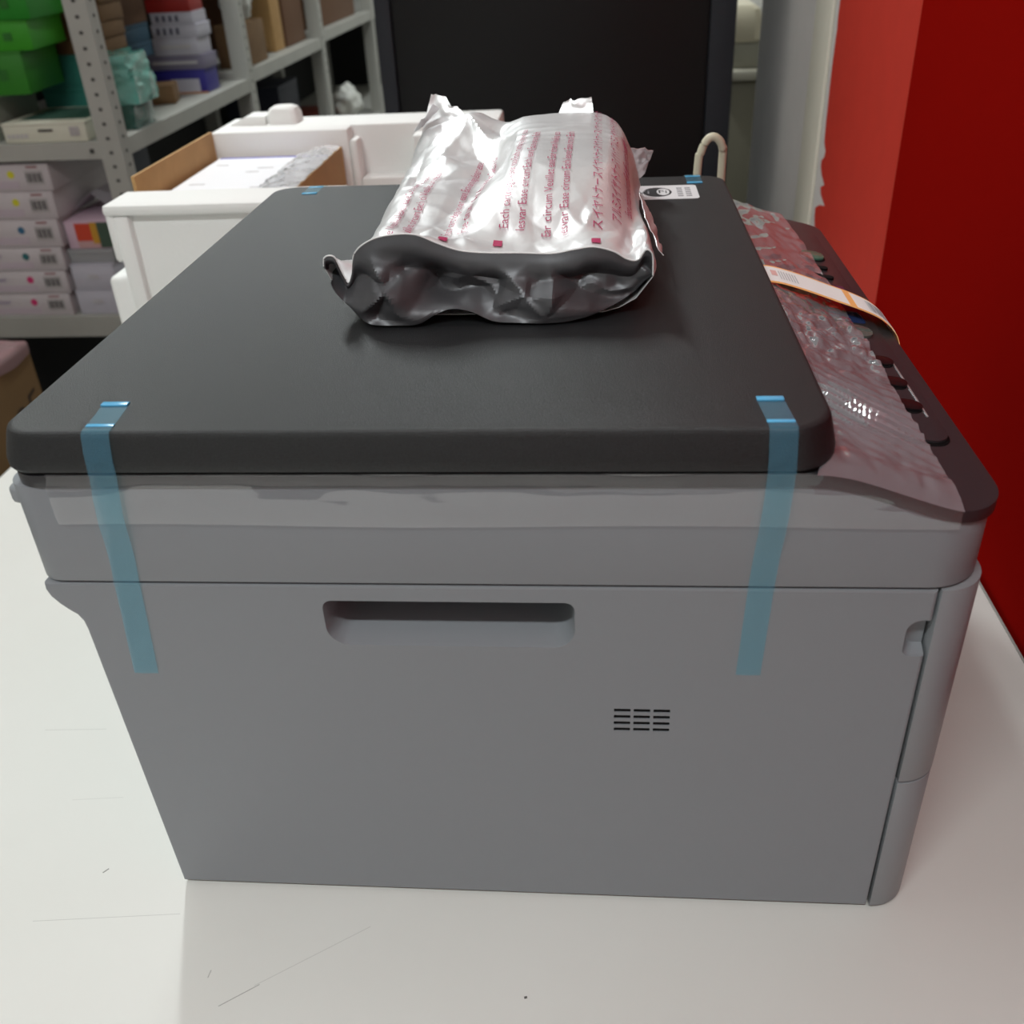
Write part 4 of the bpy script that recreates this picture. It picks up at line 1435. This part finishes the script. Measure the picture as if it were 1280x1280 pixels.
# upper shelf, second and third bay
wb = thing('white_bag', 'crumpled white plastic bag hanging over the brown cartons', 'bag', (-0.755, 2.55, 0.2))


def lump(name, c, r, m, parent, seed, sub=4, amp=0.25, squash=(1, 1, 1)):
    bm = bmesh.new()
    bmesh.ops.create_icosphere(bm, subdivisions=sub, radius=1.0)
    for v in bm.verts:
        n = v.co.normalized()
        d = 1 + amp * noise.noise(n * 2.2 + Vector((seed, 0, 0))) + 0.5 * amp * abs(noise.noise(n * 6 + Vector((0, seed, 0))))
        v.co = Vector((c[0] + n.x * d * r * squash[0], c[1] + n.y * d * r * squash[1], c[2] + n.z * d * r * squash[2]))
    return from_bm(name, bm, m, parent, 60)


lump('bag_body', (-0.755, 2.58, 0.270), 0.042, mat('white_plastic_bag', rgb(222, 222, 216), 0.4), wb, 3, 4, 0.35, (0.95, 1.0, 1.3))
carton('brown_carton', 'brown carton at the near end of the second bay', 'box', -0.800, -0.725, 2.50, 2.70, 0.1065, 0.212, M_CARD_D, 'large cartons of the second bay', tape_m=MATS['brown_tape'])
carton('brown_carton', 'tall tan carton standing on end in the second bay', 'box', -0.850, -0.748, 2.86, 2.96, 0.1065, 0.42, M_CARD, 'large cartons of the second bay')
carton('brown_carton', 'large dark carton behind the tall tan one', 'box', -1.06, -0.745, 2.98, 3.20, 0.1065, 0.40, mat('umber_card', (0, 0, 0, 1)), 'large cartons of the second bay', tape_m=MATS['brown_tape'])
carton('brown_carton', 'dark carton in the third bay next to the black cabinet', 'box', -1.02, -0.74, 3.34, 3.95, 0.1225, 0.40, mat('umber_card', (0, 0, 0, 1)), tape_m=MATS['brown_tape'])

# lower shelf, far bays
w2 = thing('white_bag', 'grey white plastic bag on the lower shelf beside the black cabinet', 'bag', (-0.80, 3.85, -0.267))
lump('bag_body', (-0.80, 3.87, -0.190), 0.068, MATS['white_plastic_bag'], w2, 8, 4, 0.25, (0.9, 1.0, 0.95))
carton('red_box', 'dull red box on the lower shelf behind the polystyrene lug', 'box', -1.00, -0.84, 3.62, 3.80, -0.2665, -0.19, mat('dull_red_card', rgb(128, 56, 46), 0.6), lid=0.015)
carton('dark_carton', 'dark navy carton on the lower shelf next to the red box', 'box', -1.10, -0.90, 3.30, 3.55, -0.2665, -0.05, mat('dark_navy_card', (0, 0, 0, 1)), lid=0.02)

# carton on the floor with handwriting and a pink film over it
fc = carton('floor_carton', 'brown cardboard carton with handwritten digits on the floor left of the table', 'carton', -1.24, -0.884, 0.92, 1.385, FLOOR, -0.236, mat('kraft_card', rgb(120, 92, 56), 0.8, var=0.06, vscale=10),
            tape_m=None)
vs, fs = text_mesh('25', 0.10)
_c = fc.location
obj('handwriting', [(-0.884 + 0.0006 - _c.x, 1.275 + x * 0.95 - _c.y, -0.400 + y * 0.8 + 0.25 * x - _c.z) for x, y in vs], fs, mat('marker_ink', rgb(58, 42, 30), 0.6), fc, local=True,
    label='handwritten digits')
pf = thing('pink_film', 'pinkish plastic film lying on the floor carton', 'plastic film', (-0.97, 1.2, -0.236))
g = []
for i in range(30):
    y = 0.93 + 0.45 * i / 29
    r = []
    for j in range(16):
        u = j / 15
        if u < 0.75:
            p = (-1.12 + 0.241 * u / 0.75, y, -0.2345 + 0.006 * abs(noise.noise(Vector((u * 6, y * 20, 1)))))
        else:
            v = (u - 0.75) / 0.25
            p = (-0.8810 + 0.003 * abs(noise.noise(Vector((v * 3, y * 22, 4)))), y, -0.2330 - 0.028 * v - 0.008 * v * noise.noise(Vector((y * 14, 0, 3))))
        r.append(p)
    g.append(r)
sheet('film', g, film_mat('pink_film', (0.9, 0.8, 0.82, 1), rgb(186, 150, 156), 0.55, 0.05, 0.2, 0.8), pf)
